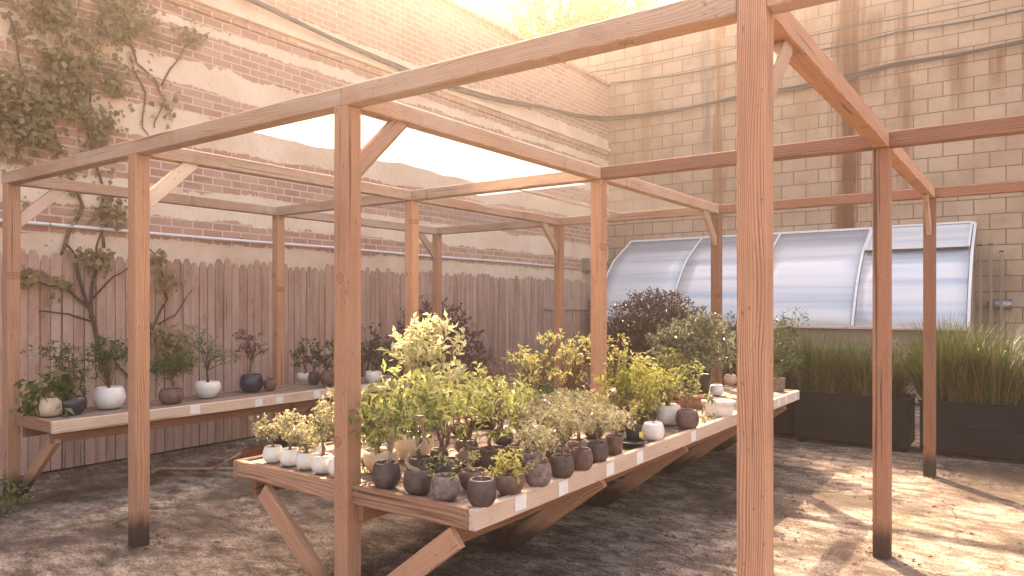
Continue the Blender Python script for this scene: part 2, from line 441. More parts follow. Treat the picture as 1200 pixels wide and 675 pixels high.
t.col(c).rough(0.93); t.b.inputs["Specular IOR Level"].default_value = 0.2
hh = t.math('MULTIPLY_ADD', n3, 0.9, t.math('MULTIPLY_ADD', n2, 0.6, t.math('MULTIPLY', crackm, -1.2)))
t.l(t.bump(hh, 1.0, 0.03), t.b.inputs["Normal"])
M['concrete'] = t.m

# cinder block wall with rust streaks
t = NT("painted cinder block"); p = t.pos(); X, Y, Z = t.sep(p)
uv = t.comb(X, Z, 0.0)
bt = t.n("ShaderNodeTexBrick"); t.l(t.map(uv, (1, 1, 1), (0.1, 0.03, 0)), bt.inputs["Vector"])
bt.inputs["Scale"].default_value = 1.0; bt.inputs["Brick Width"].default_value = 0.43; bt.inputs["Row Height"].default_value = 0.248
bt.inputs["Mortar Size"].default_value = 0.007; bt.inputs["Mortar Smooth"].default_value = 0.25; bt.inputs["Bias"].default_value = 0.0
bt.inputs["Color1"].default_value = (0.43, 0.31, 0.21, 1); bt.inputs["Color2"].default_value = (0.50, 0.37, 0.26, 1); bt.inputs["Mortar"].default_value = (0.075, 0.048, 0.038, 1)
n1 = t.noise(p, 2.2, 6, 0.65); n2 = t.noise(p, 30, 4, 0.6)
c = t.mix(t.ramp(n1, [(0.40, 0.0), (0.70, 0.55)]), bt.outputs["Color"], (0.29, 0.185, 0.13))
c = t.mix(t.ramp(n2, [(0.30, 0.45), (0.45, 0.0)]), c, (0.20, 0.135, 0.10))
# the joints are partly filled over: hide some mortar
wob = t.math('MULTIPLY', t.math('SUBTRACT', t.noise(t.comb(X, t.math('MULTIPLY', Z, 0.25), 0.0), 3.0, 4), 0.5), 0.35)
def streak(c, x0, wd, z0, z1, colr, k):
    dx = t.math('ABSOLUTE', t.math('SUBTRACT', t.math('ADD', X, wob), x0))
    fine = t.math('MULTIPLY', t.math('SUBTRACT', t.noise(t.comb(t.math('MULTIPLY', X, 14.0), t.math('MULTIPLY', Z, 0.8), x0), 1.0, 3), 0.5), wd * 2.2)
    m = t.ramp(t.math('DIVIDE', t.math('ADD', dx, fine), wd), [(0.15, 1.0), (0.95, 0.0)])
    za = t.n("ShaderNodeMapRange", interpolation_type='SMOOTHSTEP'); t.l(Z, za.inputs[0]); za.inputs[1].default_value = z0; za.inputs[2].default_value = z0 + 0.8
    zb = t.n("ShaderNodeMapRange", interpolation_type='SMOOTHSTEP'); t.l(Z, zb.inputs[0]); zb.inputs[1].default_value = z1; zb.inputs[2].default_value = z1 + 0.3
    zz = t.math('MULTIPLY', za.outputs[0], t.math('SUBTRACT', 1.0, zb.outputs[0]))
    return t.mix(t.math('MULTIPLY', t.math('MULTIPLY', m, zz), k), c, colr)
RU = (0.15, 0.042, 0.012)
for a in ((-2.62, 0.30, 1.2, 9, RU, 0.95), (-2.55, 0.14, 1.0, 9, (0.13, 0.04, 0.018), 0.85), (-2.2, 0.28, 4.8, 6.4, RU, 0.6), (-1.75, 0.16, 3.0, 9, RU, 0.6),
          (-4.95, 0.16, 3.0, 9, (0.26, 0.11, 0.05), 0.85), (-5.2, 0.16, 4.2, 9, (0.18, 0.15, 0.13), 0.7), (-6.5, 0.22, 3.6, 9, (0.30, 0.17, 0.09), 0.5), (-3.3, 0.25, 4.2, 9, (0.36, 0.2, 0.11), 0.5),
          (-0.95, 0.22, 4.4, 5.5, RU, 0.6), (-0.42, 0.12, 4.6, 5.4, RU, 0.75), (0.22, 0.34, 3.0, 6.0, (0.03, 0.025, 0.03), 0.95), (1.6, 0.3, 2.0, 9, RU, 0.7)):
    c = streak(c, *a)
t.col(c).rough(0.9); t.b.inputs["Specular IOR Level"].default_value = 0.2
hh = t.math('MULTIPLY_ADD', bt.outputs["Fac"], -1.0, t.math('MULTIPLY', n2, 0.35))
t.l(t.bump(hh, 0.9, 0.018), t.b.inputs["Normal"])
M['block'] = t.m

# old party wall: brick bands showing between render
t = NT("patched brick and render"); p = t.pos(); X, Y, Z = t.sep(p)
bt = t.n("ShaderNodeTexBrick"); t.l(t.comb(t.math('ADD', Y, X), Z, 0.0), bt.inputs["Vector"])
bt.inputs["Scale"].default_value = 1.0; bt.inputs["Brick Width"].default_value = 0.235; bt.inputs["Row Height"].default_value = 0.083
bt.inputs["Mortar Size"].default_value = 0.010; bt.inputs["Mortar Smooth"].default_value = 0.2
bt.inputs["Color1"].default_value = (0.40, 0.20, 0.14, 1); bt.inputs["Color2"].default_value = (0.50, 0.29, 0.21, 1); bt.inputs["Mortar"].default_value = (0.66, 0.52, 0.42, 1)
n1 = t.noise(p, 1.1, 6, 0.65, 0.5); n2 = t.noise(p, 26, 4); n0 = t.noise(t.comb(0.0, t.math('MULTIPLY', Y, 0.8), t.math('MULTIPLY', Z, 2.0)), 1.6, 5, 0.6)
ren = t.ramp(n1, [(0.30, (0.66, 0.49, 0.35)), (0.55, (0.78, 0.62, 0.47)), (0.75, (0.84, 0.70, 0.56))])
nj = t.noise(t.comb(0.0, t.math('MULTIPLY', Y, 1.0), t.math('MULTIPLY', Z, 1.6)), 11.0, 4, 0.7)
zq = t.math('ADD', t.math('ADD', Z, t.math('MULTIPLY', t.math('SUBTRACT', nj, 0.5), 0.12)), t.math('MULTIPLY', t.math('SUBTRACT', n0, 0.5), 0.22))
band = 0.0; mask = None
for (a, b) in ((0.0, 1.6), (2.17, 2.42), (2.74, 3.22), (3.54, 3.84), (4.10, 4.44), (4.56, 4.72), (5.02, 7.0)):
    m = t.math('MULTIPLY', t.math('GREATER_THAN', zq, a), t.math('LESS_THAN', zq, b))
    mask = m if mask is None else t.math('ADD', mask, m)
c = t.mix(mask, ren, t.mix(t.ramp(n1, [(0.4, 0.0), (0.7, 0.5)]), bt.outputs["Color"], (0.60, 0.42, 0.32)))
c = t.mix(t.ramp(n2, [(0.3, 0.3), (0.42, 0.0)]), c, (0.34, 0.22, 0.16))
t.col(c).rough(0.92); t.b.inputs["Specular IOR Level"].default_value = 0.15
hh = t.math('MULTIPLY_ADD', mask, -0.6, t.math('MULTIPLY_ADD', t.math('MULTIPLY', bt.outputs["Fac"], mask), -0.7, t.math('MULTIPLY', n2, 0.3)))
t.l(t.bump(hh, 0.9, 0.02), t.b.inputs["Normal"])
M['party'] = t.m

# shade sheet: translucent white
def sheetmat(name, colr, trans, holes=0.0):
    t = NT(name); g = t.gc()
    n = t.noise(t.map(g, (9, 2.4, 1)), 1.6, 5, 0.6, 0.8)
    c = t.ramp(n, [(0.3, tuple(x * 0.72 for x in colr)), (0.6, colr)])
    t.col(c).rough(0.5)
    tr = t.n("ShaderNodeBsdfTranslucent"); t.l(c, tr.inputs["Color"])
    mx = t.n("ShaderNodeMixShader"); mx.inputs[0].default_value = trans
    t.l(t.b.outputs[0], mx.inputs[1]); t.l(tr.outputs[0], mx.inputs[2])
    tp = t.n("ShaderNodeBsdfTransparent"); m2 = t.n("ShaderNodeMixShader"); m2.inputs[0].default_value = holes
    t.l(mx.outputs[0], m2.inputs[1]); t.l(tp.outputs[0], m2.inputs[2]); t.l(m2.outputs[0], t.out.inputs["Surface"])
    t.l(t.bump(n, 0.8, 0.02), t.b.inputs["Normal"])
    return t.m
M['sheet'] = sheetmat("white plastic sheeting", (0.86, 0.86, 0.84), 0.7, 0.32)
M['mesh'] = sheetmat("grey shade netting", (0.24, 0.21, 0.205), 0.45, 0.66)
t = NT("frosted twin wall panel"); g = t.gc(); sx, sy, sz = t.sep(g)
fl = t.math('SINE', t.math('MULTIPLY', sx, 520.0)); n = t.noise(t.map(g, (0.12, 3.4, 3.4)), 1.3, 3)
c = t.ramp(n, [(0.34, (0.60, 0.68, 0.78)), (0.48, (0.84, 0.87, 0.90)), (0.58, (0.93, 0.93, 0.93))])  # bluish bands: sky sheen and see-through shading painted into the panel colour
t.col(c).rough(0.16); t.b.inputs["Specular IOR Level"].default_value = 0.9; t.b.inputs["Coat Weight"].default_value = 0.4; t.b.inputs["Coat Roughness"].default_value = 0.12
tr = t.n("ShaderNodeBsdfTranslucent"); t.l(c, tr.inputs["Color"])
mx = t.n("ShaderNodeMixShader"); mx.inputs[0].default_value = 0.30
t.l(t.b.outputs[0], mx.inputs[1]); t.l(tr.outputs[0], mx.inputs[2]); t.l(mx.outputs[0], t.out.inputs["Surface"])
t.l(t.bump(t.math('MULTIPLY_ADD', n, 2.0, t.math('MULTIPLY', fl, 0.04)), 0.12, 0.03), t.b.inputs["Normal"])
M['poly'] = t.m

# ------------------------------------------------------------------ setting
gm = MB(); N = 48; S = 34.0
vs = []; fs = []
for i in range(N + 1):
    for j in range(N + 1):
        x, y = -S + 2 * S * i / N, -S + 2 * S * j / N
        vs.append((x, y, 0.0))
for i in range(N):
    for j in range(N):
        a = i * (N + 1) + j; fs.append([a, a + N + 1, a + N + 2, a + 1])
gm.add(vs, fs); tag(gm.build("ground", M['concrete']), kind="structure")

XW, YB = -7.35, 13.9
WH, BH = 6.15, 7.45
mb = MB(); mb.box((XW - 0.15, 3.95, WH / 2), (0.30, 20.5, WH), b=0.01)
wall = thing("brick_wall", "tall old party wall of brick bands and cream render behind the fence", "wall", (XW - 0.15, 3.95, 0))
mb.build("masonry", M['party'], wall)
mb = MB(); mb.box((XW - 0.13, 3.95, WH + 0.034), (0.42, 20.5, 0.06), b=0.01); mb.build("coping", M['party'], wall)
mb = MB(); mb.box((XW + 0.028, 3.95, 4.79), (0.05, 20.4, 0.07), b=0.008); mb.box((XW + 0.016, 3.95, 4.69), (0.03, 20.4, 0.05), b=0.006)
mb.build("string_course", M['party'], wall)
mb = MB(); mb.box((0.8, YB + 0.152, BH / 2), (22.0, 0.30, BH), b=0.01)
bw = thing("block_wall", "high cinder block wall streaked with rust across the back of the yard", "wall", (0.8, YB + 0.152, 0))
mb.build("blockwork", M['block'], bw)

# fence: pickets in one panel mesh, rails and posts
fx = -7.13
fence = thing("picket_fence", "weathered dog-eared timber fence along the brick wall", "fence", (fx, 5.7, 0))
mb = MB(); y = -3.0
while y < 12.55:
    wd = R.uniform(0.088, 0.102); h = 1.97 + R.uniform(-0.035, 0.035); xo = R.uniform(-0.006, 0.006)
    x0, x1 = fx - 0.009 + xo, fx + 0.009 + xo
    ya, yb = y, y + wd - R.uniform(0.004, 0.012); e = 0.026
    tilt = R.uniform(-0.006, 0.006)
    prof = [(ya, 0.02), (yb, 0.02), (yb + tilt, h - 0.06), (yb + tilt - e, h), (ya + tilt + e, h), (ya + tilt, h - 0.06)]
    off = (R.uniform(0, 90), R.uniform(0, 90), R.uniform(0, 90))
    vs = [(x1, a, b) for a, b in prof] + [(x0, a, b) for a, b in prof]
    gs = [(p[2] + off[0], p[1] - ya + off[1], p[0] + off[2]) for p in vs]
    fs = [[0, 1, 2, 3, 4, 5], [11, 10, 9, 8, 7, 6]] + [[i + 6, (i + 1) % 6 + 6, (i + 1) % 6, i] for i in range(6)]
    mb.add(vs, fs, gs); y += wd
mb.build("board_panel", M['fence'], fence)
for h in (0.45, 1.65):
    mb = MB(); mb.beam((fx - 0.052, -3.0, h), (fx - 0.052, 12.5, h), 0.04, 0.085); mb.build("rail", M['fence'], fence)
mb = MB(); mb.beam((fx + 0.03, 11.0, 1.42), (fx + 0.03, 12.6, 1.42), 0.035, 0.05); mb.build("rail", M['fence'], fence)
for y in (-2.0, 0.5, 3.0, 5.5, 8.0, 10.5, 12.6):
    mb = MB(); mb.beam((fx - 0.125, y, 0), (fx - 0.125, y, 1.85), 0.09, 0.09); mb.build("fence_post", M['fence'], fence)

# conduit on the brick wall with clips, utility box at its end
cond = thing("conduit_pipe", "thin white conduit running along the brick wall just above the fence", "pipe", (XW + 0.03, 6, 2.2))
mb = MB(); mb.tube([(XW + 0.035, y_, 2.23 - 0.004 * math.sin(y_ * 1.7)) for y_ in [-2 + 0.6 * k for k in range(25)]], 0.017, 8); mb.build("pipe", M['whitemetal'], cond)
for k in range(9):
    mb = MB(); mb.box((XW + 0.018, -1 + 1.5 * k, 2.235), (0.03, 0.03, 0.06), b=0.003); mb.build("clip", M['greymetal'], cond)
ub = thing("utility_box", "small brown utility box on the brick wall at the end of the conduit", "utility box", (XW + 0.08, 12.9, 2.27))
mb = MB(); mb.box((XW + 0.085, 12.9, 2.3), (0.16, 0.30, 0.26), b=0.008); mb.build("casing", M['boxmetal'], ub)
mb = MB(); mb.box((XW + 0.172, 12.9, 2.3), (0.012, 0.26, 0.22), b=0.004); mb.build("lid", M['boxmetal'], ub)

# cables
def cable(name, label, pts, r, strands=1):
    o = thing(name, label, "cable", pts[0])
    for s in range(strands):
        mb = MB(); q = []
        for i in range(len(pts) - 1):
            a, b = Vector(pts[i]), Vector(pts[i + 1]); n = 8
            for k in range(n):
                tt = k / n; pp = a.lerp(b, tt); pp.z -= 0.06 * math.sin(PI * tt)
                ph = (i * n + k) * 0.7 + s * 2.1
                if strands > 1: pp += Vector((0, 0, 1)) * r * 1.1 * math.sin(ph * 0.35 + s * 2.2) + Vector((0, -1, 0)) * r * (0.6 + 0.5 * math.cos(ph * 0.35 + s * 2))
                q.append(pp)
        q.append(Vector(pts[-1])); mb.tube(q, r, 7); mb.build("strand", M['cable'], o)
    return o
yb = YB - 0.07
cable("power_cable", "thick black twisted cable bundle sagging along both walls, lowest of three", [(4.5, yb, 5.72), (1.5, yb, 5.70), (-1.9, yb, 5.56), (-4.5, yb, 5.46), (XW + 0.1, yb, 5.44), (XW + 0.08, 11.2, 5.12), (XW + 0.08, 8.2, 4.84), (XW + 0.08, 4.0, 5.1), (XW + 0.08, 0, 5.3)], 0.024, 3)
cable("wall_cable", "middle black cable along the block wall above the thick bundle", [(4.5, yb, 6.2), (1.0, yb, 6.14), (-1.8, yb, 6.1), (-4.5, yb, 6.12), (XW + 0.1, yb, 6.2)], 0.02)
cable("wall_cable", "thinnest and topmost black cable along the block wall", [(4.5, yb, 6.42), (1.0, yb, 6.38), (-2.4, yb, 6.36), (-4.8, yb, 6.46), (XW - 1.5, yb, 6.6)], 0.011)

# ------------------------------------------------------------------ pergola
PX = (-6.43, -4.53, -2.63, -0.72); PY = (2.36, 4.82, 7.33)
ZB, ZT = 2.43, 2.52
per = thing("timber_pergola", "open pergola frame of twelve square timber posts and beams over the benches", "pergola", (-3.57, 4.8, 0))
for i, x in enumerate(PX):
    for j, y in enumerate(PY):
        mb = MB(); ww = 0.092
        hz = ZB if (i, j) != (3, 0) else ZT + 0.05
        mb.box((x, y, hz / 2), (ww, ww, hz), b=0.005, along=2)
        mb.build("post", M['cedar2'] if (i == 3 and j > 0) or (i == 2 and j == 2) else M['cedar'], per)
for j, y in enumerate(PY):                                            # beams across, run past on the right
    mb = MB(); mb.beam((-6.50, y, (ZB + ZT) / 2), (-2.63 if j == 0 else -2.63, y, (ZB + ZT) / 2), 0.088, 0.088)
    mb.build("beam", M['beamwood'], per)
    if j == 0:
        for xa, xb in ((-2.627, -0.768), (-0.672, 0.9)):
            mb = MB(); mb.beam((xa, y, (ZB + ZT) / 2), (xb, y, (ZB + ZT) / 2), 0.088, 0.088); mb.build("beam", M['beamwood'], per)
        continue
    mb = MB(); mb.beam((-2.627, y, (ZB + ZT) / 2), (3.4, y, (ZB + ZT) / 2), 0.088, 0.088)
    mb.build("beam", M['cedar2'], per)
for i, x in enumerate(PX):                                            # beams running away from the viewer
    for j in range(2):
        mb = MB(); mb.beam((x, PY[j] + 0.046, (ZB + ZT) / 2 - 0.002), (x, PY[j + 1] - 0.046, (ZB + ZT) / 2 - 0.002), 0.086, 0.088)
        mb.build("beam", M['beamwood'] if i != 3 else M['cedar'], per)
for i, x in enumerate(PX):                                            # knee braces on first and last rows
    for y, s in ((PY[0], 1), (PY[2], -1)):
        mb = MB(); mb.beam((x, y + s * 0.03, 2.13), (x, y + s * 0.36, 2.445), 0.038, 0.085)
        mb.build("brace", M['palewood'] if s == 1 and i < 2 else M['beamwood'], per)
mb = MB(); mb.beam((-3.70, PY[1] + 0.05, 2.53), (-3.70, PY[2] - 0.05, 2.50), 0.02, 0.02); mb.build("batten", M['beamwood'], per)

def sheet(name, label, x0, x1, y0, y1, mat, sag, seed, wave=0.0):
    mb = MB(); nx, ny = 34, 40; vs = []; gs = []
    for i in range(nx + 1):
        for j in range(ny + 1):
            u, v = i / nx, j / ny
            x = x0 + (x1 - x0) * u; yv0 = y0 + wave * math.sin(u * 7 + seed) * 0.5 + wave * math.sin(u * 17 + seed) * 0.2
            y = yv0 + (y1 - yv0) * v
            ef = min(1.0, 4 * min(1 - u, v, 1 - v)); z = ZT + 0.008 + 0.012 * ef - sag * math.sin(PI * u) * math.sin(PI * v) + 0.022 * ef * noise.noise(Vector((x * 3, y * 5.5, seed))) + 0.03 * ef * noise.noise(Vector((x * 1.2, y * 2, seed + 4))) * 0.5
            vs.append((x, y, z)); gs.append((x + seed, y, 0))
    fs = []
    for i in range(nx):
        for j in range(ny):
            a = i * (ny + 1) + j; fs.append([a, a + ny + 1, a + ny + 2, a + 1])
    mb.add(vs, fs, gs, True)
    return tag(mb.build(name, mat), label, "shade cloth")
sheet("plastic_sheet", "bright white plastic sheet stretched over the front bay of the pergola", -3.80, -2.62, 2.42, 4.84, M['sheet'], 0.05, 1.0)
sheet("plastic_sheet", "short bright white sheet lapping over the middle beam behind the larger white one", -4.25, -3.10, 4.86, 5.45, M['sheet'], 0.02, 5.0)
sheet("shade_net", "grey crinkled shade net over the rear bay of the pergola", -5.75, -2.62, 5.02, 7.40, M['mesh'], 0.05, 2.6, 0.35)

# ------------------------------------------------------------------ benches
BT = 0.65
def bench(label, x0, x1, y0, y1, support_x, posts_y, card_px, legs_y, name="display_bench", mid=True):
    b = thing(name, label, "bench", ((x0 + x1) / 2, (y0 + y1) / 2, 0))
    # slats run lengthwise in two lengths
    mb = MB(); n = max(4, round((x1 - x0 - 0.08) / 0.145)); wv = (x1 - x0 - 0.084) / n
    for k in range(n):
        xa = x0 + 0.042 + wv * (k + 0.5)
        ym = y0 + (y1 - y0) * R.uniform(0.35, 0.65); dz = R.uniform(-0.002, 0.002)
        mb.box((xa, (y0 + 0.045 + ym) / 2, BT - 0.019 + dz), (wv - 0.010, ym - y0 - 0.049, 0.032), b=0.003, along=1)
        mb.box((xa, (ym + y1 - 0.045) / 2, BT - 0.018 - dz), (wv - 0.010, y1 - ym - 0.051, 0.032), b=0.003, along=1)
    mb.build("slat_top", M['deck'], b)
    H = 0.088; zc = BT + 0.008 - H / 2
    yj = y0 + (y1 - y0) * 0.72
    for ya, ybb in ((y0, yj - 0.001), (yj + 0.001, y1)):
        mb = MB(); mb.beam((x1 - 0.019, ya + 0.0, zc), (x1 - 0.019, ybb, zc), 0.038, H, 0.003); mb.build("front_rail", M['palewood'], b)
    mb = MB(); mb.beam((x0 + 0.019, y0, zc), (x0 + 0.019, y1, zc), 0.038, H, 0.003); mb.build("back_rail", M['rimwood'], b)
    mb = MB()
    if mid:
        mb.beam((x0 + 0.04, y0 + 0.019, zc), (support_x - 0.048, y0 + 0.019, zc), 0.038, H, 0.003)
        mb.build("end_rail", M['rimwood'], b)
        mb = MB(); mb.beam((support_x + 0.048, y0 + 0.017, zc), (x1 - 0.040, y0 + 0.017, zc), 0.038, H, 0.003)
    else:
        mb.beam((x0 + 0.04, y0 + 0.019, zc), (x1 - 0.04, y0 + 0.019, zc), 0.038, H, 0.003)
    mb.build("end_rail", M['rimwood'], b)
    mb = MB(); mb.beam((x0 + 0.04, y1 - 0.019, zc), (x1 - 0.04, y1 - 0.019, zc), 0.038, H, 0.003); mb.build("end_rail", M['rimwood'], b)
    zj = zc - H / 2 - 0.044
    for xs in ((x0 + 0.14, support_x + 0.067, x1 - 0.14) if mid else (x0 + 0.06, x1 - 0.12)):
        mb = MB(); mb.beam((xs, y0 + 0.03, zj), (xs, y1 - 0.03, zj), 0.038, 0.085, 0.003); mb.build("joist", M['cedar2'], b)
    for y in posts_y:
        for xe in (x0 + 0.25, x1 - 0.11):
            if abs(xe - support_x) < 0.4: continue
            s = 1 if xe > support_x else -1
            reach = abs(xe - support_x) - 0.048; st = 0.05 if mid else 0.0
            zl = max(0.05, zj - reach * 0.86)
            mb = MB(); mb.beam((support_x + s * st, y, zl), (xe, y, zj), 0.040, 0.098, 0.003)
            mb.build("brace", M['cedar'], b)
    for y in legs_y:
        mb = MB(); mb.box((support_x, y, zj / 2 - 0.022), (0.089, 0.089, zj - 0.046), b=0.005, along=2); mb.build("leg", M['cedar2'], b)
    for xs, n_ in ((x0 + 0.03, 2), (x1 - 0.06, 2), (support_x - 0.075, 2), (support_x + 0.075, 2)):
        for q_ in range(n_):
            if not x0 < xs < x1: continue
            mb = MB(); zz = zc - 0.02 + 0.04 * q_
            mb.tube([(xs, y0 - 0.0005, zz), (xs, y0 - 0.003, zz)], 0.0055, 8); mb.build("screw", M['greymetal'], b)
    for px, py in card_px:
        q = on_x(px, py, x1)
        mb = MB(); mb.box((x1 + 0.002, q.y + R.uniform(-0.01, 0.01), zc + R.uniform(-0.006, 0.006)), (0.003, R.uniform(0.075, 0.09), R.uniform(0.058, 0.070)), Matrix.Rotation(R.uniform(-0.05, 0.05), 3, 'X'), b=0.001); mb.build("price_card", M['paper'], b)
    return b
bench("long main bench crowded with dark and pale pots, its end at the front corner post", -3.52, -1.85, 2.345, 7.48, -2.63,
      (2.362, 3.62, 4.82, 6.12, 7.33), [(609, 595), (659, 577), (714, 552), (750, 536), (812, 511), (913, 468), (921, 464), (932, 459)], (3.62, 6.12))
bench("narrow bench against the fence with spaced white and dark bonsai pots", -6.36, -5.72, 2.36, 7.05, -6.43,
      (2.432, 4.892, 6.95), [(229, 478), (302, 470), (327, 466), (372, 460), (427, 455)], (), mid=False)

# ------------------------------------------------------------------ planters, grass
def planter(label, x0, x1, y0, dep=0.5, h=0.55):
    o = thing("planter_box", label, "planter", ((x0 + x1) / 2, y0 + dep / 2, 0), "black planter boxes along the back")
    mb = MB(); c = ((x0 + x1) / 2)
    for k in range(2):
        z = 0.055 + (h - 0.075) * (k + 0.5) / 2; hh = (h - 0.075) / 2 - 0.003
        mb.box((c, y0 + 0.02, z), (x1 - x0, 0.036, hh), b=0.003)
        mb.box((c, y0 + dep - 0.02, z), (x1 - x0, 0.036, hh), b=0.003)
        mb.box((x0 + 0.02, y0 + dep / 2, z), (0.036, dep - 0.078, hh), b=0.003, along=1)
        mb.box((x1 - 0.02, y0 + dep / 2, z), (0.036, dep - 0.078, hh), b=0.003, along=1)
    mb.build("boards", M['planter'], o)
    mb = MB()
    mb.box((c, y0 + 0.018, h - 0.012), (x1 - x0 + 0.03, 0.05, 0.022), b=0.003); mb.box((c, y0 + dep - 0.018, h - 0.012), (x1 - x0 + 0.03, 0.05, 0.022), b=0.003)
    mb.build("cap_rail", M['planter'], o)
    for xx in (x0 + 0.06, x1 - 0.06):
        mb = MB(); mb.box((xx, y0 + dep / 2, 0.026), (0.05, dep - 0.06, 0.05), b=0.003); mb.build("foot", M['planter'], o)
    mb = MB(); mb.box((c, y0 + dep / 2, h - 0.09), (x1 - x0 - 0.08, dep - 0.08, 0.06), b=0.01); mb.build("soil", M['soil'], o)
def grass(name, label, x0, x1, y0, y1, z, n, hmin, hmax, mats, clumps=7, spread=0.09, bend=0.6, kind="stuff", wmul=1.0):
    cs = [(R.uniform(x0, x1), R.uniform(y0, y1), R.uniform(0.75, 1.1)) for _ in range(clumps)]
    mbs = [MB() for _ in mats]
    for k in range(n):
        cx, cy, cs_ = R.choice(cs)
        x = min(max(R.gauss(cx, spread), x0), x1); y = min(max(R.gauss(cy, spread), y0), y1)
        d = Vector(((x - cx) * 2.2 + R.gauss(0, 0.16), (y - cy) * 2.2 + R.gauss(0, 0.16), 1.0))
        i = 0 if R.random() < 0.68 else len(mats) - 1
        hgt = R.uniform(hmin, hmax) * cs_ * (0.75 if i else 1)
        mbs[i].blade((x, y, z), d, hgt, R.uniform(0.005, 0.009) * wmul, R.uniform(0.2, 1.2) * bend)
    o = mbs[0].build(name, L[mats[0]]); tag(o, label, "grass", None, kind)
    for mb2, m2 in zip(mbs[1:], mats[1:]):
        o2 = mb2.build("dry_blades", L[m2], o); o2["kind"] = "stuff"
    return o
pl = [("black planter at the far right filled with the tallest green grass", -0.90, 0.28, 8.28), ("black planter with a pale scuff on its face, left of the tallest grass", -2.10, -1.00, 8.30),
      ("shadowed black planter behind the end of the main bench", -3.25, -2.16, 8.42), ("further right black planter beyond the photograph's edge of grass", 0.38, 1.5, 8.26)]
for lab, a, b_, y in pl[:3]: planter(lab, a, b_, y)
grass("grass", "tall green ornamental grass growing in the far right planter", -0.86, 0.24, 8.34, 8.72, 0.48, 4600, 0.50, 0.98, ['grass', 'straw'], 12, 0.085, bend=0.5, wmul=1.4)
grass("grass", "shorter dry-based grass growing in the scuffed planter", -2.06, -1.03, 8.36, 8.72, 0.48, 4200, 0.42, 0.86, ['grass', 'straw'], 12, 0.085, bend=0.6, wmul=1.4)
grass("grass", "dark grass growing in the planter behind the bench end", -3.2, -2.2, 8.48, 8.84, 0.48, 3000, 0.45, 0.85, ['grass', 'straw'], 10, bend=0.6, wmul=1.4)
grass("tall_reeds", "hazy stand of tall tan reeds in front of the far fence", -6.6, -4.9, 8.9, 11.3, 0.0, 2200, 0.8, 1.45, ['reed', 'straw'], 16, 0.22, 0.35, wmul=1.4)

# ------------------------------------------------------------------ lean-to greenhouse
GX0, GX1 = -6.8, -0.72
prof = [(13.84, 2.79), (13.1, 2.36), (12.83, 2.10), (12.6, 1.83), (12.42, 1.55), (12.29, 1.32), (12.22, 1.16)]
gh = thing("lean_to_greenhouse", "long white lean-to greenhouse with curved frosted panels against the block wall", "greenhouse", (-3.76, 13.0, 0))
ribs = (-6.8, -5.26, -3.76, -2.24, -0.72)
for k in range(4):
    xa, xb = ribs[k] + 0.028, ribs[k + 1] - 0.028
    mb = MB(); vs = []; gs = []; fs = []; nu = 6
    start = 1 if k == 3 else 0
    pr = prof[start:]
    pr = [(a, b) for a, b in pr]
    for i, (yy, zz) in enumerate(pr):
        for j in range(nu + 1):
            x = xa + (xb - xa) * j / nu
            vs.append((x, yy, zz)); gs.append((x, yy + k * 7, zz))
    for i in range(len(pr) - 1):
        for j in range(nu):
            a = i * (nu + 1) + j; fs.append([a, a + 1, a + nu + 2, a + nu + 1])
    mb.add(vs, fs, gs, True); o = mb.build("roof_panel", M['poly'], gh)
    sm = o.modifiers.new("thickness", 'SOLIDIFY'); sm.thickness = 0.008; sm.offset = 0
for x in ribs:
    mb = MB()
    for (a, b) in zip(prof, prof[1:]):
        mb.beam((x, a[0] - 0.006, a[1] + 0.012), (x, b[0] - 0.006, b[1] + 0.012), 0.040, 0.022, 0.003)
    mb.build("rib", M['whitemetal'], gh)
mb = MB(); mb.beam((GX0, 13.84, 2.815), (GX1, 13.84, 2.815), 0.05, 0.04, 0.003); mb.build("ridge_bar", M['whitemetal'], gh)
# opening vent in the right bay
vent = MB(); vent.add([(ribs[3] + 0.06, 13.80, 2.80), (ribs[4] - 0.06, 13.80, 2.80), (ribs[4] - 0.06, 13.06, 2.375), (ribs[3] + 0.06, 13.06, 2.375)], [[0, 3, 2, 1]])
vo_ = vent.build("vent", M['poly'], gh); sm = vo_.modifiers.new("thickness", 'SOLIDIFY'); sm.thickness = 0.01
mb = MB(); a0, a1 = ribs[3] + 0.045, ribs[4] - 0.045
mb.beam((a0, 13.80, 2.82), (a0, 13.05, 2.385), 0.03, 0.03, 0.003); mb.beam((a1, 13.80, 2.82), (a1, 13.05, 2.385), 0.03, 0.03, 0.003)
mb.beam((a0 + 0.016, 13.80, 2.825), (a1 - 0.016, 13.80, 2.825), 0.03, 0.03, 0.003); mb.build("vent_frame", M['whitemetal'], vo_)
mb = MB(); mb.beam((a0, 13.035, 2.365), (a1, 13.035, 2.365), 0.035, 0.04, 0.003); mb.build("vent_bar", M['steel_dark'], vo_)
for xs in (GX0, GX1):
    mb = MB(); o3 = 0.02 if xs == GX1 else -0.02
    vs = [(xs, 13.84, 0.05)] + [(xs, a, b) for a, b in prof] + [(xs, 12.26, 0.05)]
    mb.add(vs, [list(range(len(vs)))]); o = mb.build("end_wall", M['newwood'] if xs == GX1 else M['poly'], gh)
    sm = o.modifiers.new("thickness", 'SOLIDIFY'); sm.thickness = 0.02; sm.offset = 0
mb = MB()
for z in (0.18, 0.46, 0.74, 1.0): mb.box(((GX0 + GX1) / 2, 12.26, z), (GX1 - GX0 - 0.03, 0.04, 0.27), b=0.004)
mb.build("base_boards", M['newwood'], gh)
mb = MB(); mb.box(((GX0 + GX1) / 2, 12.215, 1.145), (GX1 - GX0 + 0.02, 0.14, 0.035), b=0.004); mb.build("sill", M['palewood'], gh)
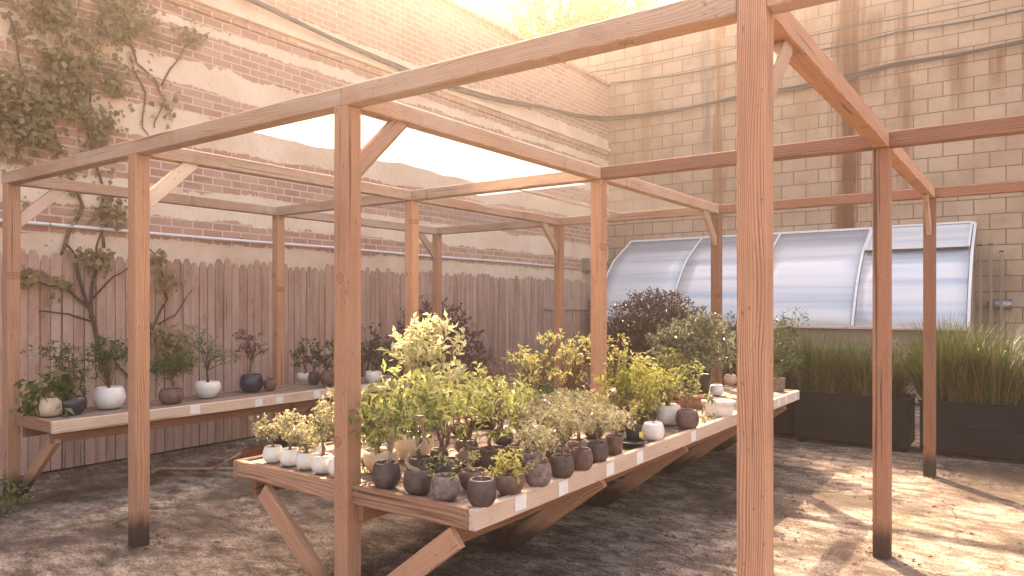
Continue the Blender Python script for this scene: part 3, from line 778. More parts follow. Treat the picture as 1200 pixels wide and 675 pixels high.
for k, (yy, hh) in enumerate(((13.25, 2.40), (13.62, 2.42), (13.80, 2.32))):
    o = thing("timber_stud", ["short upright stud nearest the greenhouse end wall", "tallest upright stud beside the greenhouse end", "upright stud closest to the block wall"][k], "timber", (-0.62 + 0.07 * k, yy, 0), "upright studs at the greenhouse end")
    mb = MB(); mb.box((-0.63 + 0.13 * k, 13.3 + 0.2 * k, hh / 2), (0.045, 0.09, hh), along=2); mb.build("timber", M['newwood'], o)
    mb = MB(); mb.box((-0.63 + 0.13 * k, 13.3 + 0.2 * k, hh + 0.012), (0.06, 0.10, 0.022)); mb.build("cap", M['steel_dark'], o)
v = on_y(1172, 357, YB)
pv = thing("pipe_valve", "dull metal pipe valve sticking out of the block wall beside the studs", "pipe", (v.x, YB, 1.5))
mb = MB(); mb.tube([(v.x - 0.16, YB - 0.16, 1.50), (v.x - 0.08, YB - 0.16, 1.50), (v.x + 0.16, YB - 0.16, 1.50)], [0.05, 0.085, 0.085], 12); mb.build("body", M['greymetal'], pv)
mb = MB(); mb.tube([(v.x + 0.1, YB, 1.50), (v.x + 0.1, YB - 0.14, 1.50)], 0.04, 10); mb.build("pipe", M['greymetal'], pv)

# ------------------------------------------------------------------ plants
def rnd_dir():
    while True:
        v_ = Vector((R.uniform(-1, 1), R.uniform(-1, 1), R.uniform(-1, 1)))
        if 0.05 < v_.length < 1: return v_.normalized()
SHAPE = {'strap': 0.13, 'green': 0.36, 'bright': 0.36, 'jade': 0.6, 'dark': 0.5, 'red': 0.45, 'dome': 0.55, 'yellow': 0.42, 'varie': 0.42, 'silver': 0.42, 'feather': 0.26, 'needle': 0.16, 'ivy': 0.85, 'treeleaf': 0.55}
def foliage(mb, ells, n, leaf, size, flat=0.5, droop=0.0, lo=0.82, hi=1.16):
    """ells: [(centre, rx (sideways and depth), rz)] ; leaves sit on short twigs grouped in sprigs"""
    vol = [e[1] * e[1] * e[2] for e in ells]; tot = sum(v ** 0.67 for v in vol); asp = SHAPE[leaf]
    for e, v_ in zip(ells, vol):
        c, rx, rz = e
        m = max(6, int(n * v_ ** 0.67 / tot)); per_ = 6
        for k in range(max(2, m // per_)):
            d = rnd_dir(); d.z = d.z * 0.9 + 0.12
            rr = R.uniform(0.25, 1.0) ** 0.5 * R.uniform(lo, hi)
            p0 = c + Vector((d.x * rx, d.y * rx, d.z * rz)) * rr
            out = (Vector((d.x, d.y, d.z * 0.7 + 0.35))).normalized()
            tw = (out + rnd_dir() * 0.6).normalized()
            for q in range(per_):
                s_ = tw * (q / per_ * size * 1.9)
                side = (tw.cross(rnd_dir())).normalized()
                ld = (side + tw * R.uniform(0.2, 1.0) + UP * R.uniform(-0.35 - droop, 0.35)).normalized()
                nr = (UP * R.uniform(0.4, 1.4) + rnd_dir() * 0.7 + out * flat).normalized()
                sz = size * R.uniform(0.65, 1.25)
                mb.leaf(p0 + s_, ld, nr, sz, sz * asp * R.uniform(0.8, 1.2), 0.22, R.uniform(-0.05, 0.3) + droop)
def trunk(mb, base, top, ells, r0, style, seed):
    """trunk from base to top then limbs into every crown lobe"""
    rr = random.Random(seed); pts = []; n = 9
    amp = {'twist': 0.22, 's': 0.34, 'straight': 0.05, 'lean': 0.12, 'multi': 0.08}[style]
    H = (top - base).length; sd = Vector((rr.uniform(-1, 1), rr.uniform(-1, 1), 0)).normalized()
    if style == 's': sd = RIGHT * rr.choice((-1, 1))
    sd2 = Vector((-sd.y, sd.x, 0))
    for i in range(n + 1):
        tt = i / n; p = base.lerp(top, tt)
        p = p + sd * (amp * H * math.sin(tt * 2 * PI) * (1 - 0.3 * tt) * 0.8) + sd2 * (amp * H * 0.5 * math.sin(tt * 3.1 * PI + 1) * tt)
        pts.append(p)
    mb.tube(pts, [r0 * (1.35 if i == 0 else 1) * (1 - 0.55 * i / n) for i in range(n + 1)], 8, off=rr.uniform(0, 20))
    for c, rx, rz in ells:
        for k in range(3 if style != 'multi' else 5):
            st = pts[rr.randint(n // 2, n)] if style != 'multi' else pts[rr.randint(0, 3)]
            en = c + Vector((rr.uniform(-0.75, 0.75) * rx, rr.uniform(-0.75, 0.75) * rx, rr.uniform(-0.6, 0.6) * rz))
            md = st.lerp(en, 0.5) + Vector((rr.uniform(-1, 1), rr.uniform(-1, 1), rr.uniform(-0.2, 1.0))) * (en - st).length * 0.16
            mb.tube([st, st.lerp(md, 0.5) + Vector((0, 0, 0.01)), md, en], [r0 * 0.38, r0 * 0.32, r0 * 0.24, r0 * 0.1], 5, off=rr.uniform(0, 20))

def pot_profile(style, r, h):
    th = min(0.010, r * 0.12)
    if style == 'bowl':
        pr = [(r * 0.50, 0.0), (r * 0.57, 0.001)]
        for k in range(1, 12):
            a = -0.96 + k / 11 * (0.96 + 0.66)
            pr.append((r * math.cos(a * 1.0) ** 0.9 if math.cos(a) > 0 else r * 0.5, h * (0.5 + 0.5 * math.sin(a) / math.sin(0.96)) if a < 0 else h * (0.5 + 0.48 * math.sin(a) / math.sin(0.66))))
    elif style == 'cyl':
        pr = [(r * 0.80, 0), (r * 0.84, 0.003), (r * 0.93, h * 0.45), (r, h * 0.9), (r, h)]
    elif style == 'low':
        pr = [(r * 0.55, 0), (r * 0.62, 0.003), (r * 0.92, h * 0.38), (r, h * 0.62), (r * 0.96, h * 0.86), (r * 0.84, h)]
    else:   # tray / dish / rect
        pr = [(r * 0.72, 0), (r * 0.78, 0.004), (r * 0.88, h * 0.5), (r * 0.93, h * 0.80), (r, h * 0.84), (r, h * 0.97), (r * 0.985, h)]
    rt = pr[-1][0]
    inner = [(rt - th * 0.5, h + 0.001), (rt - th, h * 0.985), (rt - th * 1.05, h * 0.86)]
    return pr + inner, rt - th * 1.05
GROUPS = {}
def plant(label, pot, crown=(), leaf='green', size=0.03, n=200, tstyle='twist', tr=None, h=BT, group=None, bark='bark', top=None, soil='soil', cat='bonsai', droop=0.0, name='bonsai', sway=0.0):
    """pot = (style, material, px, base row, width px, height px); crown = ellipses (px, py, rx, ry) at the pot's depth"""
    style, pm, px, py, wpx, hpx = pot
    p, z = at(px, py, h); k = z / FPX
    r = wpx * k / 2
    p = p + FWD * (r * 0.55)                       # the row measured is the front of the foot
    z2 = z + r * 0.55; k = z2 / FPX
    o = thing(name, label, cat, p, group)
    hh = hpx * k * 0.96 if style in ('bowl', 'cyl') else hpx * k * 0.85
    pr, ri = pot_profile(style, r, hh)
    mb = MB(); kw = {}
    if style == 'oval': kw = dict(sx=1.0, sy=0.68, rot=0.35)
    if style == 'rect': kw = dict(sx=1.05, sy=0.62, rot=0.25, sup=5)
    mb.lathe(pr, p + Vector((0, 0, 0.002)), 30, wob=0.012 if style in ('bowl', 'low', 'cyl') else 0.0, **kw)
    pobj = mb.build("pot", M[pm], o)
    mb = MB()
    mb.lathe([(ri * 1.0, hh * 0.80), (ri * 0.98, hh * 0.865), (ri * 0.5, hh * 0.93), (ri * 0.08, hh * 0.97)], p, 20, wob=0.03, **kw); mb.build("soil", M[soil], pobj)
    ells = []
    for (cx, cy, rx, ry) in crown:
        c = p + RIGHT * ((cx - px) * k) + UP * ((357 - cy) * k + CAMH - p.z)
        # depth scatter so crowns are round, not flat in the picture
        c = c + FWD * R.uniform(-0.35, 0.35) * rx * k
        ells.append((c, rx * k * 1.08, ry * k * 1.08))
    base = p + Vector((0, 0, hh * 0.9))
    if ells or top:
        if top: tp = p + RIGHT * ((top[0] - px) * k) + UP * ((357 - top[1]) * k + CAMH - p.z)
        else:
            tp = sum((e[0] for e in ells), Vector()) / len(ells); tp = base.lerp(tp, 0.85)
        mb = MB(); trunk(mb, base, tp, ells, tr if tr else max(0.006, r * 0.16), tstyle, R.random() * 1e6)
        mb.build("trunk", M[bark], o)
    if ells:
        mb = MB(); foliage(mb, ells, int(n * (0.82 if leaf in ('bright', 'green') else 1.15)), leaf, size, droop=droop); mb.build("foliage", L[leaf], o)
    return o, p, r, hh

G = "potted bonsai on the main bench"
J = dict(leaf='jade', size=0.022, group=G, tstyle='straight')
plant("white ball pot at the outer left end of the near row of five", ('bowl', 'white_pot', 318, 543, 24, 19), [(312, 500, 14, 10), (324, 507, 10, 9), (307, 508, 6, 5)], n=420, **J)
plant("white ball pot second from the left in the near row of five", ('bowl', 'white_pot', 338, 547, 25, 20), [(337, 500, 15, 12), (345, 512, 8, 8)], n=420, **J)
plant("white ball pot with a thick stubby trunk, middle of the near row of five", ('bowl', 'white_pot', 357, 551, 26, 20), [(354, 513, 12, 10), (362, 520, 8, 7)], n=360, tr=0.012, **J)
plant("white ball pot immediately left of the front corner post", ('bowl', 'white_pot', 376, 556, 27, 22), [(372, 503, 14, 15), (379, 485, 9, 13)], n=520, **J)
plant("white ball pot half hidden behind the front corner post", ('bowl', 'white_pot', 396, 560, 27, 22), [(390, 485, 12, 22), (388, 505, 12, 12)], n=520, **J)
plant("small white pot tucked behind the near row of five white pots", ('bowl', 'white_pot', 371, 536, 20, 15), [(366, 507, 10, 10), (380, 500, 9, 9)], n=300, **J)
B = dict(group=G)
plant("cream low pot right of the corner post with long drooping leaves", ('low', 'cream_pot', 444, 556, 42, 29), [(438, 497, 16, 18), (431, 520, 10, 14), (450, 510, 10, 10)], 'green', 0.062, 190, droop=0.25, **B)
plant("large cream bowl behind the dark front pots, brightest tall green leaves", ('low', 'cream_pot', 482, 541, 50, 34), [(466, 470, 22, 16), (478, 455, 16, 14), (452, 482, 14, 12)], 'bright', 0.066, 300, **B)
plant("charcoal pot at the left end of the dark front row, leaning pale trunk", ('bowl', 'char_pot', 451, 574, 34, 31), [(447, 490, 15, 14), (458, 500, 14, 12), (438, 508, 10, 12)], 'green', 0.056, 200, tstyle='lean', bark='palebark', top=(462, 515), **B)
plant("charcoal pot in the dark front row with a pale trunk bent like an S", ('bowl', 'char_pot', 489, 581, 36, 29), [(484, 484, 20, 14), (497, 478, 14, 12)], 'green', 0.055, 230, tstyle='s', bark='palebark', top=(484, 500), tr=0.011, **B)
plant("ashy textured pot in the front row with a low spiky green tuft", ('bowl', 'ash_pot', 521, 588, 36, 29), [(522, 552, 10, 6), (514, 556, 5, 4)], 'green', 0.030, 60, 'multi', **B)
plant("dark smooth pot nearest the bench corner with only a tiny red stub", ('bowl', 'char_pot', 564, 596, 36, 33), [(562, 560, 4, 3)], 'red', 0.014, 24, 'multi', **B)
plant("brown front pot crowned by a low yellow-green rosette", ('low', 'brown_pot', 597, 582, 38, 28), [(590, 549, 10, 7), (604, 548, 10, 7), (597, 544, 9, 6)], 'yellow', 0.034, 170, 'multi', **B)
plant("ashy pink front pot with a fine pale crown, right of the rosette pot", ('bowl', 'ash_pot', 631, 572, 33, 29), [(628, 512, 15, 13), (640, 520, 10, 9)], n=520, bark='palebark', **J)
plant("dark front pot, second to the right of the yellow-green rosette pot", ('bowl', 'char_pot', 659, 562, 30, 27), [(655, 498, 17, 15), (668, 506, 9, 9)], n=560, **J)
plant("dark front pot third to the right of the yellow-green rosette pot", ('bowl', 'brown_pot', 682, 553, 28, 26), [(683, 490, 18, 16), (672, 500, 10, 9)], n=560, **J)
plant("dark front pot fourth to the right of the yellow-green rosette pot", ('bowl', 'char_pot', 701, 543, 26, 24), [(706, 491, 15, 14), (696, 500, 9, 8)], n=460, **J)
plant("rusty brown straight-sided pot between the dark row and the black dish", ('cyl', 'brown_pot', 721, 533, 21, 22), [(722, 492, 14, 9), (732, 498, 8, 6)], n=260, **J)
p0 = at(743, 526, BT)
dsh = thing("saucer", "black shallow saucer holding the black pot with a yellow tag", "dish", p0[0] + FWD * 0.06, None)
mb = MB(); pr, ri = pot_profile('dish', 0.085, 0.034); mb.lathe(pr, p0[0] + FWD * 0.06 + Vector((0, 0, 0.003)), 26); mb.build("bowl", M['black_pot'], dsh)
o, pp, rr_, hh_ = plant("black pot with pale gravel and a yellow tag standing in a saucer", ('cyl', 'black_pot', 743, 520, 20, 21), [(738, 487, 14, 6), (750, 480, 9, 5)], 'yellow', 0.026, 80, soil='gravel_top', h=BT + 0.012, **B)
mb = MB(); mb.box(pp + RIGHT * (rr_ * 0.75) - FWD * (rr_ * 0.85) + UP * hh_ * 0.55, (0.024, 0.003, 0.034), Matrix.Rotation(YAW + 0.3, 3, 'Z')); mb.build("plant_tag", M['yellowtag'], o)
plant("small white ball pot with a bare upright sprig near the bench edge", ('bowl', 'white_pot', 767, 517, 26, 21), [(766, 489, 3, 5)], 'dark', 0.02, 18, 'straight', tr=0.005, **B)
plant("large white bowl with a tuft of reddish grass behind the small white one", ('bowl', 'white_pot', 785, 499, 33, 24), [(784, 465, 14, 8)], 'red', 0.03, 200, 'multi', **B)
plant("brown pot near the bench edge with a slim trunk and leaves hanging right", ('bowl', 'brown_pot', 807, 504, 27, 23), [(800, 447, 14, 11), (812, 438, 11, 9), (822, 462, 9, 11), (827, 485, 5, 10)], 'green', 0.036, 330, 'straight', top=(804, 462), tr=0.007, droop=0.15, **B)
plant("white oval tray dressed with pale gravel near the tall front post", ('oval', 'white_pot', 845, 489, 40, 21), soil='gravel_top', cat='plant tray', name='bonsai_tray', **B)
plant("terracotta trough with white gravel behind the slim-trunked brown pot", ('rect', 'terra_pot', 812, 479, 38, 17), [(792, 455, 12, 8)], 'dark', 0.02, 120, soil='gravel_top', **B)
plant("tiny white pot with one dark leaf above the white oval tray", ('bowl', 'white_pot', 841, 464, 16, 13), [(842, 453, 4, 4)], 'dark', 0.03, 14, 'straight', **B)
plant("small beige pot left of the tall front post under dark foliage", ('bowl', 'cream_pot', 836, 452, 15, 12), [(832, 425, 15, 10), (846, 432, 9, 7)], 'dark', 0.026, 260, **B)
plant("small beige pot half behind the tall front post", ('bowl', 'cream_pot', 857, 452, 15, 13), [(856, 424, 14, 11)], 'dark', 0.026, 240, **B)
plant("pinkish pot at the far end of the main bench with a dark feathery shrub", ('cyl', 'ash_pot', 914, 459, 15, 16), [(912, 425, 18, 14), (900, 405, 16, 16), (918, 396, 14, 14), (934, 374, 8, 4), (920, 380, 8, 6)], 'needle', 0.05, 1100, **B)
# second rank of the dark pots
plant("charcoal pot directly behind the S-trunk pot", ('bowl', 'char_pot', 492, 562, 33, 25), [(503, 474, 16, 14), (492, 490, 12, 9)], 'green', 0.05, 180, **B)
plant("charcoal pot with a gnarled reddish trunk behind the spiky tuft pot", ('bowl', 'char_pot', 524, 564, 32, 25), [(520, 488, 18, 13), (532, 478, 12, 10), (512, 472, 12, 10)], 'bright', 0.052, 230, 's', top=(516, 508), tr=0.013, **B)
plant("wide brown pot behind the bare dark corner pot, small yellowish shoots", ('low', 'brown_pot', 555, 577, 38, 27), [(546, 543, 9, 7)], 'yellow', 0.024, 60, bark='palebark', **B)
plant("grey pot with a stout trunk and bright leaves in the middle of the cluster", ('bowl', 'ash_pot', 552, 549, 34, 21), [(548, 482, 16, 14), (560, 470, 14, 12), (540, 466, 10, 10)], 'bright', 0.05, 230, tr=0.014, **B)
plant("tall brown pot under broad green leaves, behind the rosette pot", ('cyl', 'brown_pot', 578, 553, 32, 27), [(580, 480, 18, 18), (595, 470, 14, 14), (572, 460, 11, 11), (590, 500, 14, 12)], 'bright', 0.048, 330, **B)
plant("small dark pot under the right edge of the broad-leaved clump", ('bowl', 'char_pot', 603, 541, 22, 18), [(606, 474, 12, 12)], 'bright', 0.04, 150, **B)
plant("pinkish wide pot behind the ashy pink front pot", ('low', 'ash_pot', 619, 549, 34, 21), [(618, 493, 14, 12), (608, 505, 9, 8)], n=420, **J)
plant("dark pot hidden in the leaves behind the grey stout-trunked pot", ('bowl', 'char_pot', 546, 533, 28, 17), [(538, 456, 14, 12), (552, 450, 10, 9)], 'bright', 0.05, 150, **B)
plant("dark pot between the large cream bowl and the gnarled trunk", ('bowl', 'char_pot', 514, 545, 23, 18), [(506, 462, 12, 10)], 'bright', 0.05, 120, **B)
plant("dark reddish pot behind the second dark pot right of the rosette", ('low', 'brown_pot', 653, 541, 31, 18), [(650, 478, 15, 11)], n=420, **J)
plant("pinkish pot behind the third dark pot right of the rosette", ('low', 'ash_pot', 678, 531, 25, 16), [(676, 472, 15, 11)], n=420, **J)
plant("pale-leaved bonsai in a dark pot in the third rank, left", ('bowl', 'char_pot', 634, 524, 24, 15), [(632, 482, 14, 10), (622, 474, 9, 7)], n=360, **J)
plant("pale-leaved bonsai in a dark pot in the third rank, centre", ('bowl', 'brown_pot', 660, 515, 24, 15), [(664, 470, 15, 9)], n=320, **J)
plant("pale-leaved bonsai in a dark pot beside the inner post", ('bowl', 'char_pot', 697, 514, 24, 15), [(700, 475, 14, 9), (712, 483, 9, 7)], n=340, **J)
plant("squat dark pot with a leaning pale stem, behind the tall brown pot", ('bowl', 'char_pot', 590, 523, 24, 17), [(582, 466, 14, 12), (596, 460, 10, 9)], 'bright', 0.045, 170, bark='palebark', **B)
plant("green-leaved bonsai in an ashy pot in front of the tiered one", ('bowl', 'ash_pot', 616, 512, 24, 16), [(616, 470, 13, 11), (606, 480, 10, 8)], 'green', 0.034, 260, **B)
plant("low bushy bonsai in a brown bowl between the cream bowl and the variegated shrub", ('low', 'brown_pot', 540, 512, 28, 15), [(536, 470, 15, 12), (524, 462, 10, 9), (550, 478, 11, 9)], 'green', 0.036, 330, **B)
plant("reddish twiggy bonsai in a black tray between the sparse reddish one and the cluster", ('rect', 'black_pot', 568, 503, 30, 12), [(562, 468, 13, 10), (576, 474, 11, 9)], 'red', 0.03, 240, **B)
plant("small dark juniper in a black pot in front of the tiered yellow-green bonsai", ('bowl', 'char_pot', 642, 497, 24, 15), [(642, 466, 14, 9), (652, 472, 10, 7)], 'needle', 0.035, 420, **B)
plant("low jade with a spread crown under the spreading yellow-green branches", ('bowl', 'brown_pot', 680, 497, 24, 15), [(684, 468, 15, 9), (672, 474, 10, 7)], n=340, **J)
# taller plants at the back of the main bench
plant("tall cream-variegated shrub rising above the bright green front plants", ('cyl', 'terra_pot', 505, 503, 36, 34), [(488, 400, 14, 8), (470, 408, 14, 9), (503, 390, 11, 9), (518, 392, 11, 12), (522, 412, 13, 11), (495, 420, 18, 13), (515, 440, 16, 10), (478, 425, 12, 9), (485, 384, 8, 5)], 'varie', 0.058, 620, 'multi', **B)
plant("bonsai with tiered yellow-green pads, left of the inner post", ('rect', 'ash_pot', 632, 480, 44, 13), [(612, 422, 13, 7), (632, 425, 14, 7), (645, 400, 9, 6), (655, 397, 7, 5), (622, 438, 15, 8), (640, 442, 10, 6)], 'yellow', 0.042, 420, 'multi', tr=0.02, soil='moss', **B)
plant("bonsai with spreading yellow-green branches directly beside the inner post", ('rect', 'black_pot', 667, 474, 46, 11), [(680, 410, 14, 8), (668, 422, 13, 8), (692, 425, 10, 9), (664, 440, 13, 8), (690, 402, 8, 5)], 'yellow', 0.042, 400, 'multi', tr=0.02, soil='gravel_top', **B)
plant("bare bonsai with a white twisted trunk next to the inner post", ('oval', 'black_pot', 690, 472, 28, 11), [(692, 438, 12, 9), (684, 428, 8, 6)], 'silver', 0.022, 60, 's', bark='palebark', tr=0.016, **B)
plant("sparse reddish bonsai at the back edge of the main bench", ('rect', 'brown_pot', 576, 489, 34, 12), [(566, 450, 15, 9), (588, 448, 13, 8), (578, 438, 12, 8), (600, 458, 10, 7)], 'red', 0.032, 300, **B)
plant("small-leaved reddish bonsai left of the tiered yellow-green one", ('rect', 'black_pot', 605, 490, 30, 11), [(602, 455, 14, 10), (616, 462, 10, 7)], 'silver', 0.026, 260, **B)
F = dict(leaf='feather', size=0.050, group=G, tstyle='multi')
plant("feathery golden maple nearest the inner post", ('cyl', 'brown_pot', 733, 506, 24, 18), [(728, 452, 18, 11), (742, 440, 16, 10), (722, 468, 13, 9), (748, 462, 14, 10)], n=800, **F)
plant("feathery golden maple above the white pots", ('cyl', 'char_pot', 758, 500, 25, 18), [(762, 448, 18, 11), (770, 464, 18, 11), (750, 478, 16, 9), (782, 452, 11, 9)], n=900, **F)
plant("young maple with bright tiered leaves rising beside the inner post", ('cyl', 'brown_pot', 725, 478, 22, 16), [(722, 402, 12, 4), (730, 414, 14, 5), (722, 424, 12, 5), (742, 424, 12, 5), (755, 430, 10, 5)], 'yellow', 0.036, 260, 'multi', group=G)
plant("bright tiered maple in front of the dark dome bush", ('cyl', 'char_pot', 792, 470, 22, 16), [(790, 422, 12, 5), (802, 428, 11, 5), (784, 438, 12, 6), (800, 444, 10, 5)], 'feather', 0.040, 360, 'multi', group=G)
plant("large glossy grey-green shrub in front of the rear post", ('cyl', 'black_pot', 818, 465, 34, 26), [(800, 398, 18, 14), (818, 384, 16, 12), (838, 398, 16, 14), (790, 418, 18, 11), (848, 420, 14, 11), (820, 412, 20, 14), (780, 404, 12, 10)], 'silver', 0.062, 1500, 'multi', group=G)
# left bench
G2 = "potted bonsai on the fence bench"
Q = dict(group=G2)
plant("cream pot at the near end of the fence bench with strappy drooping leaves", ('bowl', 'cream_pot', 54, 489, 30, 23), [(47, 465, 11, 7), (60, 466, 9, 6), (42, 474, 6, 6)], 'strap', 0.085, 150, 'multi', droop=0.35, **Q)
plant("black bowl with two slim trunks and yellow fronds beside the near post", ('low', 'navy_pot', 80, 487, 31, 24), [(56, 414, 20, 3), (62, 424, 6, 6), (72, 432, 11, 8), (84, 446, 11, 9), (74, 440, 9, 8)], 'needle', 0.05, 460, 'multi', **Q)
o, pp, rr_, hh_ = plant("white round pot with a dense umbrella-shaped bonsai on many stems", ('bowl', 'white_pot', 123, 480, 35, 26), [(118, 412, 16, 11), (130, 416, 13, 10), (110, 420, 9, 8), (124, 424, 13, 8)], 'needle', 0.040, 900, 'multi', tr=0.012, **Q)
plant("brownish pot behind the second post with a spreading dark juniper", ('bowl', 'brown_pot', 197, 474, 28, 18), [(197, 432, 18, 9), (210, 426, 11, 8), (186, 438, 9, 7)], 'needle', 0.040, 700, **Q)
plant("white low pot with layered pads and an arm reaching right", ('low', 'white_pot', 240, 467, 30, 22), [(224, 391, 12, 5), (222, 406, 14, 6), (240, 404, 10, 7), (250, 416, 12, 6), (268, 420, 7, 4), (236, 420, 12, 6)], 'silver', 0.030, 620, 'lean', bark='darkbark', tr=0.012, **Q)
plant("dark blue glazed pot with a small reddish bonsai in tiers", ('bowl', 'navy_pot', 292, 460, 27, 21), [(288, 394, 13, 5), (292, 404, 10, 6), (286, 416, 13, 5), (298, 410, 8, 5)], 'red', 0.028, 420, 'straight', **Q)
plant("tiny brown ball pot right of the dark blue one", ('bowl', 'brown_pot', 315, 458, 15, 13), [(315, 444, 4, 3)], 'red', 0.015, 30, 'multi', **Q)
plant("white pot on the fence bench left of the front corner post", ('low', 'white_pot', 355, 449, 18, 13), [(360, 412, 12, 12), (352, 420, 8, 8)], 'dark', 0.034, 320, **Q)
plant("round dark pot between a white and a brown one on the fence bench", ('bowl', 'char_pot', 367, 451, 14, 15), [(368, 424, 8, 8)], 'dark', 0.030, 120, **Q)
plant("brown pot against the left side of the front corner post", ('bowl', 'brown_pot', 383, 453, 18, 18), [(382, 415, 12, 12), (376, 428, 8, 7)], 'dark', 0.034, 300, **Q)
plant("white pot just right of the front corner post with a small dark bonsai", ('low', 'white_pot', 437, 449, 20, 16), [(434, 420, 12, 8), (444, 412, 9, 7), (450, 424, 7, 6)], 'dark', 0.040, 300, **Q)
plant("tiny white cup on the far end of the fence bench", ('cyl', 'white_pot', 541, 435, 10, 8), soil='soil', cat='cup', name='cup', **Q)
plant("reddish shrub in a dark pot behind the variegated plant", ('cyl', 'char_pot', 466, 446, 20, 18), [(456, 405, 16, 14), (470, 396, 12, 10)], 'red', 0.040, 380, 'multi', **Q)
plant("twiggy tan bonsai at the far end of the fence bench", ('rect', 'brown_pot', 562, 439, 26, 8), [(560, 420, 14, 6), (574, 426, 10, 5)], 'reed' if False else 'red', 0.030, 200, **Q)

# shrubs standing on the ground
def shrub(name, label, base, ells, leaf, size, n, bark='darkbark', cat="shrub", tr=0.03):
    o = thing(name, label, cat, base); b = Vector(base)
    es = [(b + Vector(c), rx, rz) for c, rx, rz in ells]
    mb = MB()
    for c, rx, rz in es:
        for k in range(3):
            en = c + Vector((R.uniform(-0.5, 0.5) * rx, R.uniform(-0.5, 0.5) * rx, R.uniform(-0.2, 0.5) * rz)); md = b.lerp(en, 0.5) + rnd_dir() * 0.08
            st = b + Vector((R.uniform(-0.06, 0.06), R.uniform(-0.06, 0.06), 0))
            mb.tube([st, md, en], [tr, tr * 0.7, tr * 0.25], 6)
    mb.build("stem", M[bark], o)
    mb = MB(); foliage(mb, es, n, leaf, size, lo=0.95 if leaf == 'dome' else 0.82, hi=1.03 if leaf == 'dome' else 1.16); mb.build("foliage", L[leaf], o)
    return o
a, b_ = ray(768)
shrub("dome_shrub", "big dome of dark purplish foliage in front of the greenhouse", (a * 8.7, b_ * 8.7, 0), [((0, 0, 1.10), 0.56, 0.55), ((-0.30, -0.1, 0.85), 0.52, 0.45), ((0.30, 0.18, 0.92), 0.50, 0.45), ((0.05, -0.15, 0.7), 0.66, 0.5)], 'dome', 0.042, 46000)
a, b_ = ray(862)
shrub("leafy_shrub", "dark shrub showing either side of the tall front post", (a * 8.3, b_ * 8.3, 0), [((0, 0, 0.9), 0.36, 0.42), ((0.22, 0.1, 0.75), 0.32, 0.35), ((-0.15, 0, 0.6), 0.35, 0.3)], 'dark', 0.05, 4000)
a, b_ = ray(505)
shrub("leafy_shrub", "reddish shrub by the fence behind the variegated plant", (a * 10.2, b_ * 10.2, 0), [((0.05, 0, 1.15), 0.48, 0.38), ((-0.35, 0.1, 0.9), 0.42, 0.36), ((0.35, 0.05, 0.75), 0.50, 0.42), ((0.0, 0, 0.55), 0.55, 0.4)], 'red', 0.06, 5200)
a, b_ = ray(425)
shrub("leafy_shrub", "low dark shrub against the fence beyond the fence bench", (a * 9.2, b_ * 9.2, 0), [((0, 0, 0.95), 0.30, 0.26), ((0.3, 0, 0.8), 0.3, 0.3)], 'dark', 0.05, 600)
q, _ = at(4, 603, 0.0)
shrub("weed", "small green weed clump at the foot of the leftmost post", q - RIGHT * 0.03, [((0, 0, 0.10), 0.14, 0.10), ((-0.1, -0.05, 0.08), 0.12, 0.08)], 'green', 0.045, 260, cat="weed", tr=0.004)

# climbing ivy on the brick wall and a bare vine on the fence
def vine(name, label, origin, stems, leafsets, leaf, size, bark, x_face):
    o = thing(name, label, "climber", origin)
    mb = MB()
    for pts, r in stems:
        q = []
        for i in range(len(pts) - 1):
            for k in range(5):
                tt = k / 5; y_ = pts[i][0] + (pts[i + 1][0] - pts[i][0]) * tt; z_ = pts[i][1] + (pts[i + 1][1] - pts[i][1]) * tt
                q.append(Vector((x_face + r * 0.9 + 0.006 * R.random(), y_ + 0.03 * noise.noise(Vector((y_ * 4, z_ * 4, 1))), z_ + 0.03 * noise.noise(Vector((y_ * 4, z_ * 4, 8))))))
        q.append(Vector((x_face + r, *pts[-1])))
        mb.tube(q, [r * (1 - 0.6 * i / len(q)) for i in range(len(q))], 6)
    mb.build("stem", M[bark], o)
    mb = MB(); asp = SHAPE[leaf]
    for (y0, z0, ry, rz, n) in leafsets:
        for k in range(n):
            y_ = R.gauss(y0, ry * 0.55); z_ = R.gauss(z0, rz * 0.55)
            if noise.noise(Vector((y_ * 2.6, z_ * 2.6, 3.3))) < -0.05 and R.random() < 0.88: continue
            p_ = Vector((x_face + 0.02 + abs(R.gauss(0, 0.05)), y_, z_))
            nr = Vector((1.0, R.gauss(0, 0.45), R.gauss(0.25, 0.4))).normalized()
            d_ = Vector((R.uniform(0, 0.5), R.gauss(0, 0.6), R.uniform(-1.1, 0.2))).normalized()
            s_ = size * R.uniform(0.55, 1.25); mb.leaf(p_, d_, nr, s_, s_ * asp, 0.12, R.uniform(0, 0.3))
    mb.build("foliage", L[leaf], o)
def yz(px, py, X):
    v_ = on_x(px, py, X); return (v_.y, v_.z)
XI = XW + 0.004
def ls(px, py, rx, ry, n, X):
    a_ = yz(px, py, X); k_ = (X / ray(px)[0]) / FPX
    return (a_[0], a_[1], rx * k_ * 1.1, ry * k_, n)
